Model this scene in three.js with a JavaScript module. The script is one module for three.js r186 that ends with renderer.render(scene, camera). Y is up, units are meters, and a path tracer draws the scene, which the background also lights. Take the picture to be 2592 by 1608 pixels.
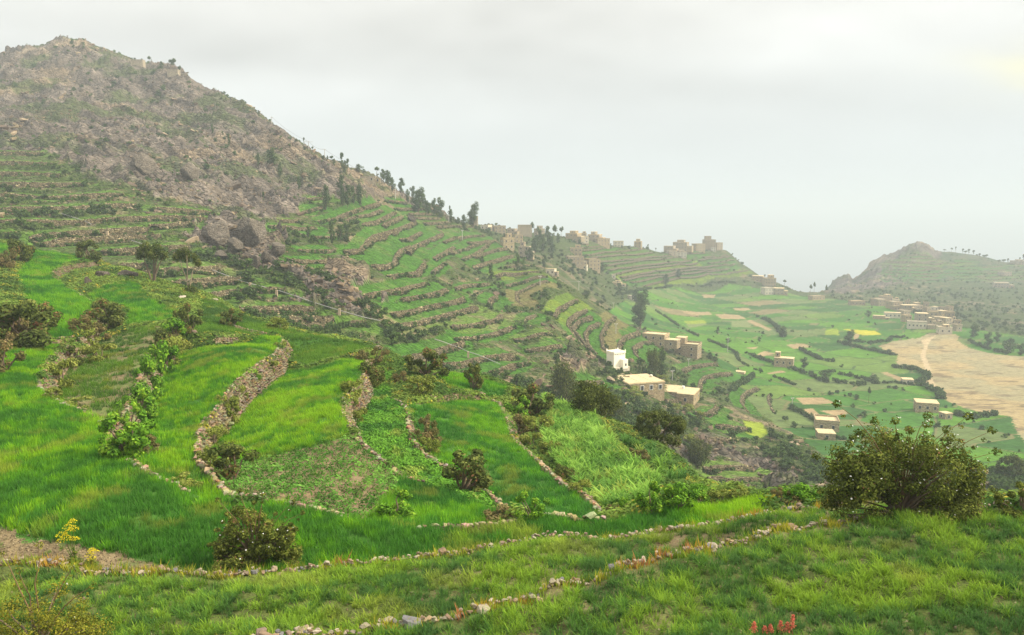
import * as THREE from 'three';
import { mergeGeometries } from 'three/addons/utils/BufferGeometryUtils.js';
import { ConvexGeometry } from 'three/addons/geometries/ConvexGeometry.js';

// ------------------------------------------------------------------ camera, sky, sun, exposure, haze
const EYE = 70, FPX = 1941.03, PITCH = THREE.MathUtils.degToRad(7.165);
const scene = new THREE.Scene();
const camera = new THREE.PerspectiveCamera(45, 1024 / 635, 0.1, 20000);
camera.position.set(0, EYE, 0);
camera.rotation.x = -PITCH;
const renderer = new THREE.WebGLRenderer({ antialias: true });
renderer.toneMapping = THREE.LinearToneMapping;
renderer.toneMappingExposure = 1.45;
renderer.shadowMap.enabled = true;
const SUN_AZ = 96, SUN_EL = 36;                       // degrees right of the view, above the horizon
const dirOf = (az, el) => { const a = az * Math.PI / 180, e = el * Math.PI / 180; return new THREE.Vector3(Math.sin(a) * Math.cos(e), Math.sin(e), -Math.cos(a) * Math.cos(e)); };
const sun = new THREE.DirectionalLight(new THREE.Color(1, 0.9, 0.7), 4.2);
sun.position.copy(dirOf(SUN_AZ, SUN_EL).multiplyScalar(900)).add(new THREE.Vector3(0, EYE, -250));
sun.target.position.set(0, EYE, -250);
sun.castShadow = true; sun.shadow.radius = 20; sun.shadow.mapSize.set(4096, 4096);
Object.assign(sun.shadow.camera, { left: -700, right: 700, top: 700, bottom: -700, near: 1, far: 2500 });
scene.add(sun, sun.target);
scene.fog = new THREE.FogExp2(new THREE.Color(0.84, 0.94, 1.0), 0.00041);

// ------------------------------------------------------------------ random numbers and noise
function rng(seed) { let a = seed >>> 0; return () => { a = (a + 0x6d2b79f5) >>> 0; let t = Math.imul(a ^ (a >>> 15), 1 | a); t = (t + Math.imul(t ^ (t >>> 7), 61 | t)) ^ t; return ((t ^ (t >>> 14)) >>> 0) / 4294967296; }; }
const R0 = rng(7);
const clamp = (x, a = 0, b = 1) => x < a ? a : x > b ? b : x, mix = (a, b, t) => a + (b - a) * t;
const sstep = (a, b, x) => { const t = clamp((x - a) / (b - a)); return t * t * (3 - 2 * t); };
function h2(x, y) { let h = Math.imul(x, 374761393) + Math.imul(y, 668265263); h = Math.imul(h ^ (h >>> 13), 1274126177); return ((h ^ (h >>> 16)) >>> 0) / 4294967296; }
function vnoise(x, y, per = 0) {
  let ix = Math.floor(x), iy = Math.floor(y); const fx = x - ix, fy = y - iy, u = fx * fx * (3 - 2 * fx), v = fy * fy * (3 - 2 * fy);
  let jx = ix + 1, jy = iy + 1;
  if (per) { ix = ((ix % per) + per) % per; iy = ((iy % per) + per) % per; jx = ((jx % per) + per) % per; jy = ((jy % per) + per) % per; }
  return mix(mix(h2(ix, iy), h2(jx, iy), u), mix(h2(ix, jy), h2(jx, jy), u), v);
}
function fbm(x, y, n = 4, per = 0) { let s = 0, a = 0.5, t = 0; for (let k = 0; k < n; k++) { s += a * vnoise(x + k * 17.3 * (per ? 0 : 1), y + k * 9.1 * (per ? 0 : 1), per); t += a; a *= 0.5; x *= 2; y *= 2; per *= 2; } return s / t; }
const ridged = (x, y, n = 4) => { let s = 0, a = 0.5, t = 0; for (let k = 0; k < n; k++) { const v = 1 - Math.abs(2 * vnoise(x + 31 * k, y - 13 * k) - 1); s += a * v * v; t += a; a *= 0.5; x *= 2.03; y *= 2.03; } return s / t; };

// overcast sky: even cloud, brighter overhead, a warm thin place where the sun stands behind it
{
  const W = 768, H = 384, data = new Float32Array(W * H * 4), sunDir = dirOf(SUN_AZ, SUN_EL), thin = dirOf(34.5, 9.5), d = new THREE.Vector3();
  for (let r = 0; r < H; r++) {
    const el = ((r + 0.5) / H - 0.5) * Math.PI, y = Math.sin(el), c = Math.cos(el);
    for (let q = 0; q < W; q++) {
      const az = ((q + 0.5) / W - 0.5) * 2 * Math.PI; d.set(Math.cos(az) * c, y, Math.sin(az) * c);
      const up = Math.max(0, y), L = 0.565 + 0.12 * up + 1.15 * Math.pow(up, 2.5);
      const n = fbm(d.x * 3.1 + 5, d.z * 3.1 + y * 9 + 3, 5) - 0.5, n2 = fbm(d.x * 9 + 50, d.z * 4 + y * 30, 4) - 0.5;
      const cloud = 1 + (0.55 * n + 0.2 * n2) * sstep(0.02, 0.22, y);
      const g = Math.exp(-(1 - d.dot(sunDir)) * 7) * 0.35;
      const t = Math.exp(-Math.pow((Math.atan2(d.x, -d.z) * 57.3 - 35) / 4.5, 2) - Math.pow((el * 57.3 - 9.0 - 5 * n2) / 1.1, 2)) * 0.13;
      const k = (r * W + q) * 4, warm = sstep(-0.02, 0.3, y);
      data[k] = L * cloud * mix(0.93, 1.005, warm) + g + t * 1.25;
      data[k + 1] = L * cloud * mix(1.0, 0.998, warm) + g * 0.95 + t * 0.85;
      data[k + 2] = L * cloud * mix(1.02, 0.945, warm) + g * 0.82 - t * 0.9;
      data[k + 3] = 1;
    }
  }
  const sky = new THREE.DataTexture(data, W, H, THREE.RGBAFormat, THREE.FloatType);
  sky.mapping = THREE.EquirectangularReflectionMapping; sky.magFilter = THREE.LinearFilter; sky.minFilter = THREE.LinearFilter; sky.needsUpdate = true;
  scene.background = sky; scene.environment = sky;
}

// ------------------------------------------------------------------ naming
const used = {};
const numbered = (n) => { const k = used[n] = (used[n] ?? -1) + 1; return k ? n + '_' + String(k).padStart(3, '0') : n; };
function tag(o, label, category, group, kind) { if (label) o.userData.label = label; if (category) o.userData.category = category; if (group) o.userData.group = group; if (kind) o.userData.kind = kind; return o; }
function shade(o) { o.castShadow = true; o.receiveShadow = true; return o; }
function top(o, name, label, category, group, kind) { o.name = numbered(name); tag(o, label, category, group, kind); scene.add(o); return shade(o); }
function part(parent, name, geo, mat) { const m = shade(new THREE.Mesh(geo, mat)); m.name = name; parent.add(m); return m; }
const NTH = ['', 'first', 'second', 'third', 'fourth', 'fifth', 'sixth', 'seventh', 'eighth', 'ninth', 'tenth', 'eleventh', 'twelfth', 'thirteenth', 'fourteenth', 'fifteenth', 'sixteenth', 'seventeenth', 'eighteenth', 'nineteenth', 'twentieth'];
const nth = (n) => n <= 20 ? NTH[n] : n < 30 ? 'twenty-' + NTH[n - 20] : n === 30 ? 'thirtieth' : n < 40 ? 'thirty-' + NTH[n - 30] : n === 40 ? 'fortieth' : 'forty-' + NTH[n - 40];

// ------------------------------------------------------------------ from the photograph's pixels to directions, from directions to the land
const cp = Math.cos(PITCH), sp = Math.sin(PITCH);
function ray(px, py) { const a = (px - 1296) / FPX, b = (804 - py) / FPX, w = cp + b * sp; return { U: a / w, s: (b * cp - sp) / w }; }
function rayYZ(px, Z, Y) { const s = Y / Z, b = (s * cp + sp) / (cp - s * sp); return { U: (px - 1296) / FPX / (cp + b * sp), s }; }
function pchip(x, y) {
  const n = x.length, h = [], dl = [], d = new Array(n).fill(0);
  for (let i = 0; i < n - 1; i++) { h[i] = x[i + 1] - x[i]; dl[i] = (y[i + 1] - y[i]) / h[i]; }
  for (let i = 1; i < n - 1; i++) if (dl[i - 1] * dl[i] > 0) { const w1 = 2 * h[i] + h[i - 1], w2 = h[i] + 2 * h[i - 1]; d[i] = (w1 + w2) / (w1 / dl[i - 1] + w2 / dl[i]); }
  d[0] = dl[0] ?? 0; d[n - 1] = dl[n - 2] ?? 0;
  return (t) => {
    if (t <= x[0]) return y[0]; if (t >= x[n - 1]) return y[n - 1];
    let a = 0, b = n - 1; while (b - a > 1) { const m = (a + b) >> 1; if (x[m] <= t) a = m; else b = m; }
    const s = (t - x[a]) / h[a], s2 = s * s, s3 = s2 * s;
    return y[a] * (2 * s3 - 3 * s2 + 1) + h[a] * d[a] * (s3 - 2 * s2 + s) + y[a + 1] * (-2 * s3 + 3 * s2) + h[a] * d[a + 1] * (s3 - s2);
  };
}
// the lines that the land is drawn over, from near to far: points are [column, row, distance] or, for kind 'Y', [column, distance, height]
const LINES = [];
function line(name, pts, kind = 'Z', far = () => 1) {
  const k = pts.map(([a, b, c]) => { if (kind === 'Y') { const r = rayYZ(a, b, c); return [r.U, Math.log(b), r.s]; } const r = ray(a, b), z = c * far(a); return [r.U, Math.log(z), r.s]; }).sort((p, q) => p[0] - q[0]);
  LINES.push({ name, lz: pchip(k.map((p) => p[0]), k.map((p) => p[1])), s: pchip(k.map((p) => p[0]), k.map((p) => p[2])) });
}
const flat = (Z, Y) => [[-900, Z, Y], [1296, Z, Y], [3400, Z, Y]];
line('feet', flat(1.2, -1.7), 'Y');
line('bank', flat(4, -4.3), 'Y');
line('front', flat(8.5, -6.9), 'Y');
const ROW_B = [[-300, 11.6, -7.4], [400, 12.2, -7.4], [726, 13.2, -7.45], [864, 13.3, -7.5], [1041, 13.6, -7.5], [1136, 13.8, -7.5], [1225, 14.1, -7.5], [1366, 14.6, -7.5], [1500, 15.2, -7.5], [1634, 16, -7.5], [1769, 16.6, -7.5], [1876, 17.3, -7.5], [1957, 17.9, -7.5], [2082, 18.3, -7.5], [2136, 18.6, -7.5], [2300, 19.2, -7.45], [2592, 19.6, -7.4], [2900, 20, -7.4]];
line('stone row B', ROW_B, 'Y');
const ROW_C = [[-200, 1432, 18.3], [0, 1436, 18.3], [131, 1436, 18.3], [230, 1445, 18.1], [328, 1450, 18], [459, 1455, 17.9], [541, 1459, 17.9], [680, 1447, 18.1], [779, 1435, 18.4], [864, 1433, 18.5], [946, 1426, 18.6], [1094, 1410, 18.9], [1225, 1394, 19.3], [1373, 1364, 20], [1500, 1358, 20.3], [1666, 1345, 20.7], [1791, 1333, 21], [1836, 1328, 21.2], [1890, 1312, 21.5], [1966, 1289, 22.2], [2033, 1286, 22.4], [2105, 1272, 22.8], [2300, 1268, 23], [2592, 1265, 23.2], [2800, 1265, 23.2]];
line('stone row C', ROW_C);
line('m1', [[-300, 30, -9.0], [0, 32, -9.0], [300, 30, -9.1], [600, 24, -9.3], [900, 23.1, -9.3], [1200, 23, -9.5], [1500, 23.4, -9.35], [1700, 25, -9.6], [1800, 24.2, -9.5], [1960, 24.2, -9.2], [2120, 23.9, -8.95], [2800, 23.9, -8.95]], 'Y');
line('m2', [[-300, 52, -8.8], [0, 52, -8.9], [300, 45, -10], [600, 38.8, -10.9], [900, 32, -10.8], [1200, 31.4, -11.5], [1500, 29, -11], [1700, 33, -12], [1800, 28, -11], [1960, 25, -9.5], [2120, 24.3, -9.05], [2800, 24.3, -9.05]], 'Y');
line('m3', [[-300, 75, -7.8], [0, 75, -8], [300, 65, -9.8], [600, 57, -10.6], [900, 48, -11.5], [1200, 46, -13], [1500, 42, -13.7], [1700, 42, -14.3], [1800, 32, -12.2], [1960, 26, -9.75], [2120, 24.7, -9.15], [2800, 24.7, -9.15]], 'Y');
line('m4', [[-300, 100, -6.8], [0, 100, -7.2], [300, 90, -9], [600, 80, -11.2], [900, 66, -12.1], [1200, 61, -14.2], [1500, 55, -15.5], [1700, 48, -15.5], [1800, 35, -12.9], [1960, 26.5, -9.85], [2120, 25, -9.25], [2800, 25, -9.25]], 'Y');
const NEAR_EDGE = [[-300, 585, 148], [-100, 602, 140], [0, 612, 135], [100, 637, 132], [240, 662, 127], [350, 692, 118], [400, 712, 112], [500, 742, 105], [565, 770, 100], [611, 797, 98], [687, 821, 96], [763, 845, 93], [850, 859, 88], [950, 880, 82], [1020, 915, 80], [1077, 940, 80], [1140, 948, 79], [1211, 957, 78], [1300, 983, 76], [1370, 1018, 72], [1460, 1042, 68], [1560, 1075, 64], [1640, 1112, 60], [1720, 1170, 51], [1760, 1215, 43], [1830, 1240, 34], [1960, 1256, 27.2], [2120, 1258, 25.4], [2592, 1255, 25.4], [2800, 1255, 25.4]];
line('near edge', NEAR_EDGE);
line('gully', NEAR_EDGE.map(([x, y, z]) => [x, z * 1.16, ray(x, y).s * z - 0.1 * z]), 'Y');
const kP = (x) => mix(1, 1.28, sstep(650, 1500, x)), kQ = () => 1.22;
const slopes = [
  [[-300, 603, 185], [0, 615, 185], [150, 650, 182], [300, 690, 175], [450, 730, 165], [600, 800, 158], [750, 848, 152], [900, 876, 150], [1050, 938, 146], [1200, 962, 143], [1300, 990, 140], [1400, 1024, 138], [1500, 1062, 136], [1600, 1098, 132], [1700, 1175, 122], [1800, 1240, 116], [1900, 1256, 115], [2000, 1262, 116], [2200, 1262, 120], [2800, 1262, 120]],
  [[-300, 490, 245], [0, 480, 250], [150, 500, 248], [300, 540, 235], [450, 570, 230], [600, 650, 215], [750, 700, 205], [900, 760, 190], [1050, 800, 192], [1200, 850, 190], [1300, 890, 185], [1400, 930, 172], [1500, 980, 172], [1600, 1010, 174], [1700, 1070, 170], [1800, 1150, 150], [1900, 1160, 155], [2000, 1150, 165], [2200, 1150, 170], [2800, 1150, 172]],
  [[-300, 400, 300], [0, 400, 300], [150, 400, 305], [300, 430, 300], [450, 470, 295], [600, 520, 285], [750, 580, 275], [900, 660, 245], [1050, 690, 250], [1200, 740, 250], [1300, 790, 230], [1400, 850, 205], [1500, 910, 205], [1600, 935, 212], [1700, 980, 212], [1800, 1060, 185], [1900, 1070, 200], [2000, 1060, 215], [2200, 1060, 222], [2800, 1060, 224]],
  [[-300, 255, 420], [0, 240, 430], [150, 240, 430], [300, 270, 420], [450, 320, 400], [600, 400, 360], [750, 460, 350], [900, 540, 315], [1050, 590, 325], [1200, 650, 325], [1300, 710, 290], [1400, 770, 250], [1500, 835, 245], [1600, 880, 240], [1700, 925, 255], [1800, 980, 236], [1900, 990, 252], [2000, 980, 268], [2200, 980, 278], [2800, 980, 280]],
  [[-300, 175, 545], [-100, 155, 550], [0, 140, 560], [60, 124, 572], [110, 116, 582], [150, 104, 590], [200, 106, 592], [240, 121, 585], [300, 142, 570], [345, 158, 562], [400, 172, 545], [455, 190, 530], [520, 226, 508], [600, 262, 480], [645, 285, 470], [690, 315, 462], [760, 367, 450], [830, 412, 440], [900, 440, 435], [960, 462, 430], [1040, 505, 430], [1100, 530, 430], [1160, 558, 430], [1200, 570, 430], [1250, 605, 395], [1300, 640, 360], [1400, 702, 304], [1500, 764, 300], [1600, 828, 288], [1700, 880, 300], [1800, 900, 302], [1900, 918, 320], [2000, 910, 335], [2200, 910, 342], [2800, 910, 345]],
];
slopes.forEach((p, i) => line('slope ' + (i + 1), p, 'Z', kP));
line('behind', [[-300, 195, 620], [0, 170, 645], [150, 140, 665], [300, 180, 630], [450, 225, 590], [600, 300, 540], [750, 400, 510], [900, 475, 490], [1050, 545, 520], [1200, 604, 545], [1300, 676, 445], [1400, 738, 405], [1500, 800, 405], [1600, 850, 400], [1700, 868, 420], [1800, 886, 424], [2000, 888, 462], [2200, 886, 468], [2800, 890, 470]]);
const ridge = [
  [[-300, 640, 600], [1050, 640, 590], [1200, 592, 475], [1300, 622, 440], [1400, 690, 400], [1500, 742, 420], [1600, 792, 430], [1700, 802, 470], [1800, 802, 500], [1900, 812, 490], [2000, 820, 470], [2200, 820, 468], [2400, 838, 432], [2592, 872, 395], [2800, 880, 390]],
  [[-300, 640, 650], [1050, 640, 640], [1200, 577, 500], [1300, 602, 480], [1400, 640, 460], [1500, 680, 500], [1600, 720, 540], [1700, 735, 590], [1800, 742, 640], [1900, 752, 620], [2000, 766, 590], [2200, 768, 590], [2400, 800, 515], [2592, 830, 470], [2800, 840, 470]],
  [[-300, 640, 700], [1050, 640, 680], [1200, 568, 520], [1240, 572, 525], [1300, 584, 540], [1400, 597, 560], [1500, 609, 600], [1560, 624, 615], [1620, 626, 645], [1680, 640, 675], [1760, 634, 715], [1830, 632, 745], [1870, 662, 745], [1900, 683, 735], [1930, 703, 725], [1980, 722, 690], [2030, 742, 670], [2085, 745, 665], [2150, 748, 660], [2250, 752, 650], [2400, 762, 620], [2592, 772, 610], [2800, 780, 610]],
  [[-300, 700, 760], [1200, 700, 760], [1900, 765, 790], [2000, 775, 790], [2085, 742, 790], [2150, 732, 780], [2200, 725, 765], [2300, 712, 770], [2400, 714, 770], [2592, 718, 760], [2800, 725, 760]],
  [[-300, 710, 900], [1200, 710, 900], [1900, 770, 880], [2000, 772, 880], [2060, 754, 880], [2085, 738, 880], [2110, 716, 880], [2148, 696, 880], [2158, 712, 884], [2185, 690, 886], [2230, 652, 890], [2270, 638, 895], [2300, 620, 900], [2325, 613, 900], [2350, 620, 900], [2372, 636, 900], [2420, 640, 900], [2500, 652, 890], [2550, 665, 885], [2592, 666, 880], [2800, 684, 880]],
];
ridge.forEach((p, i) => line('ridge ' + (i + 1), p, 'Z', kQ));
line('drop', flat(1500, -260), 'Y');
line('gorge', flat(2700, -560), 'Y');
line('plain', flat(9000, -700), 'Y');
const LI = Object.fromEntries(LINES.map((l, i) => [l.name, i]));

// grid of the land: columns are directions, rows are distances
const UC = [], ZR = [];
for (let i = 12; i > 0; i--) UC.push(-0.75 - 0.045 * i);
for (let i = 0; i <= 870; i++) UC.push(-0.75 + 1.5 * i / 870);
for (let i = 1; i <= 12; i++) UC.push(0.75 + 0.045 * i);
for (let z = 1.2; z < 9500;) { ZR.push(z); z *= 1 + (z < 9 ? 0.07 : z < 105 ? 0.0062 : z < 470 ? 0.0036 : z < 1150 ? 0.0058 : 0.06); }
const NC = UC.length, NR = ZR.length;
const find = (a, x) => { let lo = 0, hi = a.length - 1; if (x <= a[0]) return 0; if (x >= a[hi]) return hi - 1; while (hi - lo > 1) { const m = (lo + hi) >> 1; if (a[m] <= x) lo = m; else hi = m; } return lo; };
const baseY = new Float32Array(NC * NR), knot = new Uint8Array(NC * NR);
for (let i = 0; i < NC; i++) {
  const zs = [], ys = [];
  for (const l of LINES) { let z = Math.exp(l.lz(UC[i])); const s = l.s(UC[i]); if (zs.length && z < zs[zs.length - 1] * 1.012) z = zs[zs.length - 1] * 1.012; zs.push(z); ys.push(s * z); }
  const f = pchip(zs, ys); let k = 0;
  for (let j = 0; j < NR; j++) { while (k < zs.length - 1 && ZR[j] >= zs[k + 1]) k++; baseY[i * NR + j] = f(ZR[j]); knot[i * NR + j] = k; }
}
const landY = Float32Array.from(baseY);
function sample(g, X, Z) {
  const U = X / Z, i = find(UC, U), j = find(ZR, Z), u = clamp((U - UC[i]) / (UC[i + 1] - UC[i])), v = clamp((Z - ZR[j]) / (ZR[j + 1] - ZR[j])), a = i * NR + j;
  return mix(mix(g[a], g[a + 1], v), mix(g[a + NR], g[a + NR + 1], v), u);
}
const ground = (X, Z) => sample(landY, X, Z);
// the first land seen through a pixel of the photograph; beyond = only past the near edge
function at(px, py, beyond = false, g = landY) {
  const r = ray(px, py), i = find(UC, r.U), u = clamp((r.U - UC[i]) / (UC[i + 1] - UC[i])), a = i * NR, b = a + NR;
  let best = -9, bj = 0, last = -9;
  for (let j = 26; j < NR; j++) {
    if (beyond && knot[a + j] < LI['gully']) continue;
    if (ZR[j] > 1300) break;
    const s = mix(g[a + j], g[b + j], u) / ZR[j];
    if (s >= r.s) { const t = last > -8 ? clamp((r.s - last) / (s - last)) : 1, Z = mix(ZR[j - 1], ZR[j], t); return { X: r.U * Z, Z, Y: mix(mix(g[a + j - 1], g[b + j - 1], u), mix(g[a + j], g[b + j], u), t) }; }
    if (s > best) { best = s; bj = j; } last = s;
  }
  const Z = ZR[bj]; return { X: r.U * Z, Z, Y: best * Z };
}
const pxPerM = (Z) => FPX / (Z * 1.0);
// all vertices in the box of some points, grown by m metres
function eachVertex(pts, m, fn) {
  let x0 = 1e9, x1 = -1e9, z0 = 1e9, z1 = -1e9;
  for (const p of pts) { x0 = Math.min(x0, p.X - m); x1 = Math.max(x1, p.X + m); z0 = Math.min(z0, p.Z - m); z1 = Math.max(z1, p.Z + m); }
  z0 = Math.max(z0, ZR[1]); const j0 = find(ZR, z0), j1 = Math.min(NR - 1, find(ZR, z1) + 1);
  for (let j = j0; j <= j1; j++) { const i0 = find(UC, x0 / ZR[j]), i1 = Math.min(NC - 1, find(UC, x1 / ZR[j]) + 1); for (let i = i0; i <= i1; i++) fn(i * NR + j, UC[i] * ZR[j], ZR[j]); }
}
function inside(poly, X, Z) { let c = false; for (let i = 0, j = poly.length - 1; i < poly.length; j = i++) { const a = poly[i], b = poly[j]; if ((a.Z > Z) !== (b.Z > Z) && X < (b.X - a.X) * (Z - a.Z) / (b.Z - a.Z) + a.X) c = !c; } return c; }

// ------------------------------------------------------------------ terrace walls: a point list is the top edge of the wall; walking along it the lower field lies on the right
const WALLS = [];
function wall(look, pts, o = {}) {
  const far = o.far ?? true, d = o.d ?? 2.2;
  const w = { look, far, d, L: o.L ?? d * 4.2, up: o.up ?? 4.5, tread: o.tread ?? 'crop', label: o.label, group: o.group, px: pts.reduce((s, p) => s + p[0], 0) / pts.length, py: pts.reduce((s, p) => s + p[1], 0) / pts.length };
  w.pts = pts.map(([x, y, dd]) => ({ ...at(x, y, far, baseY), d: dd ?? d }));
  if (far) { const q = [], n = WALLS.length; for (let i = 0; i < w.pts.length - 1; i++) { const a = w.pts[i], b = w.pts[i + 1], m = Math.max(1, Math.round(Math.hypot(b.X - a.X, b.Z - a.Z) / 5)); for (let k = 0; k < m + (i === w.pts.length - 2 ? 1 : 0); k++) { const t = k / m, v = fbm(q.length * 0.45 + n * 7.1, n, 2), e = k && k < m ? 0.8 * (vnoise(q.length * 0.6, n * 3.3) - 0.5) : 0; q.push({ X: mix(a.X, b.X, t), Z: mix(a.Z, b.Z, t) + e, Y: mix(a.Y, b.Y, t), d: mix(a.d, b.d, t) * clamp(0.25 + 1.5 * v, 0.3, 1.5) }); } } w.pts = q; }
  WALLS.push(w); return w;
}
const near = (label, d, L, pts, o = {}) => wall('near', pts, { far: false, d, L, label, tread: 'none', up: 0, ...o });
near('low dry stone wall with shrubs between the broad left field and thin field', 1.3, 5, [[495, 1251, 0.5], [393, 1207, 0.7], [335, 1166, 0.8], [276, 1105], [262, 1064], [204, 1038], [175, 1028], [131, 1005], [110, 985], [109, 962], [128, 919], [151, 891], [201, 868], [221, 841], [233, 818], [245, 792]]);
near('curved stone edge of the upper left field above the rocky knoll', 1.3, 6, [[242, 768], [189, 739], [140, 704], [131, 694], [142, 685], [175, 672], [215, 665], [236, 663]]);
near('short low stone wall across the foot of the upper left field', 0.6, 5, [[118, 866], [155, 859], [201, 857]]);
near('stone wall under bright green shrubs left of the second bright field', 1.5, 5, [[275, 1078, 0.5], [312, 1042], [330, 1015], [349, 977], [361, 960], [385, 915], [402, 887], [431, 860], [450, 847]]);
near('low brown stone wall across the head of the second bright field', 0.9, 6, [[448, 850], [490, 855], [524, 858], [560, 854], [595, 851]]);
near('thin stone bund between the two grassy fields under the spur top', 0.3, 5, [[575, 822], [591, 826], [644, 839], [672, 846], [690, 853]]);
near('tall curving dry stone wall of rough brown stones amid the near fields', 2.1, 7, [[611, 1253, 0.4], [550, 1204, 0.5], [524, 1169, 0.6], [509, 1152, 0.7], [505, 1120, 0.9], [507, 1088, 1.2], [521, 1055, 1.5], [553, 1029, 1.7], [582, 992, 1.8], [611, 963, 1.8], [652, 928, 1.8], [698, 900, 1.8], [709, 883, 1.6], [722, 864, 1.2], [715, 857, 0.8]]);
near('thin stone bund along the upper edge of the middle bright field', 0.5, 5, [[735, 893], [779, 903], [831, 900], [870, 896], [903, 900]]);
near('stone wall with shrubs right of the middle bright field and the potato patch', 1.6, 5, [[1073, 1226, 0.5], [1046, 1218, 0.6], [1023, 1210, 0.7], [997, 1187, 0.8], [957, 1157, 0.9], [931, 1134, 1], [911, 1118, 1.1], [898, 1098, 0.9], [888, 1068, 1], [871, 1042, 1.2], [876, 1012, 1.5], [898, 992, 1.6], [916, 968, 1.5], [934, 940, 1.1], [932, 912, 0.7]]);
near('low stone edge between the leafy strip and the wide field right of it', 0.5, 6, [[1288, 1284, 0.3], [1248, 1257, 0.35], [1215, 1235, 0.4], [1180, 1208, 0.45], [1129, 1171, 0.5], [1096, 1151], [1076, 1134], [1054, 1112], [1046, 1098], [1040, 1055], [1033, 1025], [1026, 1004], [1010, 992], [998, 984]]);
near('grassy stone edge between the wide right field and the tall maize', 0.8, 5, [[1529, 1284, 0.6], [1489, 1255], [1443, 1232], [1398, 1199], [1364, 1168], [1331, 1138], [1303, 1110], [1288, 1062], [1267, 1021], [1230, 1001], [1200, 992]]);
near('rubble bund across the head of the wide right field', 0.6, 4, [[1063, 1009], [1100, 1002], [1129, 999], [1180, 997], [1222, 1000]]);
near('low stone bund along the lower edge of the potato patch', 0.8, 7, [[881, 1311], [848, 1301], [798, 1292], [750, 1282], [709, 1274], [666, 1267], [623, 1254], [600, 1240]]);
near('line of stones in grass at the lower end of the wide right field', 0.5, 6, [[1530, 1313], [1468, 1315], [1382, 1309], [1310, 1322], [1200, 1336], [1060, 1338]]);
const rowB = ROW_B.map(([x, z, y]) => { const r = rayYZ(x, z, y); return { X: r.U * z, Z: z, Y: y, d: 0.55 }; }).reverse();
WALLS.push({ look: 'row', far: false, d: 0.55, L: 3.5, up: 0, tread: 'none', pts: rowB });
const rowC = ROW_C.map(([x, y, z]) => { const r = ray(x, y); return { X: r.U * z, Z: z, Y: r.s * z, d: 0.5 }; }).reverse();
WALLS.push({ look: 'row', far: false, d: 0.5, L: 3.5, up: 0, tread: 'none', pts: rowC });

const groupA = 'terrace walls on the left mountain flank', groupB = 'terrace walls stepping down the spur', groupC = 'curved terrace walls around the end of the spur';
const A = (pts, o) => wall('green', pts, { group: groupA, d: 1.9, tread: 'grass', up: 3.5, ...o }), B = (pts, o) => wall('bare', pts, { group: groupB, ...o, d: (o?.d ?? 2.4) * 0.48 }), C = (pts, o) => wall('bare', pts, { group: groupC, L: 9, ...o, d: (o?.d ?? 2.6) * 0.48 });
A([[-120, 385], [0, 385], [110, 386]]); A([[-120, 410], [0, 410], [140, 412]]);
A([[-120, 437], [0, 436], [60, 437], [150, 440]]); A([[-120, 465], [0, 464], [110, 464], [215, 463]]);
A([[-120, 492], [0, 492], [116, 498], [204, 493], [311, 490]]); A([[-120, 529], [0, 528], [122, 524], [256, 518], [343, 516]]);
A([[387, 526], [454, 529], [541, 536]]); A([[-120, 559], [0, 559], [134, 559], [204, 559], [291, 551], [393, 548], [466, 548], [518, 549]]);
A([[-120, 592], [0, 591], [42, 588]]); A([[73, 598], [146, 589], [247, 582], [375, 575]]);
A([[378, 570], [431, 567], [489, 564]]); A([[84, 610], [163, 605], [247, 602], [306, 597], [407, 594]]);
A([[253, 634], [349, 627], [437, 623], [477, 622]]); A([[300, 668], [330, 668], [380, 667]]);
A([[346, 686], [407, 682], [454, 678]]); A([[470, 680], [510, 677], [553, 675]]);
A([[434, 714], [495, 709], [553, 702], [611, 700]]); A([[512, 745], [582, 735], [640, 731], [698, 728], [722, 730]]);
A([[598, 778], [640, 779], [687, 776], [740, 775], [792, 776]]); A([[760, 818], [833, 815], [923, 814]]); A([[700, 800], [760, 800], [840, 799]]);
B([[763, 536], [789, 529], [815, 523]], { d: 2.8 }); B([[804, 560], [850, 552], [879, 538], [932, 520], [958, 513]]);
B([[871, 557], [932, 543], [964, 530]]); B([[914, 568], [950, 560], [972, 549], [999, 535]]);
B([[967, 569], [987, 559], [1016, 546]]); B([[786, 600], [810, 599], [838, 599]]);
B([[868, 633], [908, 632], [914, 626], [926, 612], [943, 597], [978, 587], [1001, 580], [1031, 568], [1048, 559]], { d: 3.6, L: 15 });
B([[1012, 605], [1036, 602], [1063, 587]]); B([[1031, 636], [1048, 622], [1089, 604], [1118, 590]], { d: 2.8 });
B([[752, 632], [786, 634], [845, 632]]); B([[728, 654], [763, 660], [804, 660], [826, 658]]);
B([[938, 671], [978, 671], [996, 664], [1002, 645], [1013, 632], [1036, 623]], { d: 3.2, L: 13 });
B([[978, 698], [1007, 695], [1054, 688], [1066, 675], [1072, 664]], { d: 2.6 }); B([[1095, 653], [1124, 638], [1147, 624]]);
B([[1092, 690], [1102, 682], [1124, 664]], { d: 2 }); B([[920, 747], [978, 737], [1031, 726], [1080, 715]], { d: 2.8 });
B([[1013, 756], [1054, 750], [1077, 746], [1130, 731]]); B([[987, 793], [1036, 787], [1095, 772], [1153, 760], [1172, 753]], { d: 2.8 });
B([[1005, 822], [1066, 813], [1124, 796], [1179, 781], [1204, 774]], { d: 2.8, tread: 'pale' }); B([[1140, 824], [1182, 823], [1226, 814], [1255, 807], [1267, 795]], { d: 3.4, tread: 'pale' });
B([[1150, 856], [1197, 854], [1269, 836], [1295, 826]]); B([[1015, 904], [1060, 896], [1095, 888], [1153, 871], [1172, 864]], { d: 3 });
B([[1118, 921], [1168, 918], [1240, 901], [1298, 897]], { d: 3 }); B([[1216, 948], [1260, 938], [1300, 922], [1340, 916]]);
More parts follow.
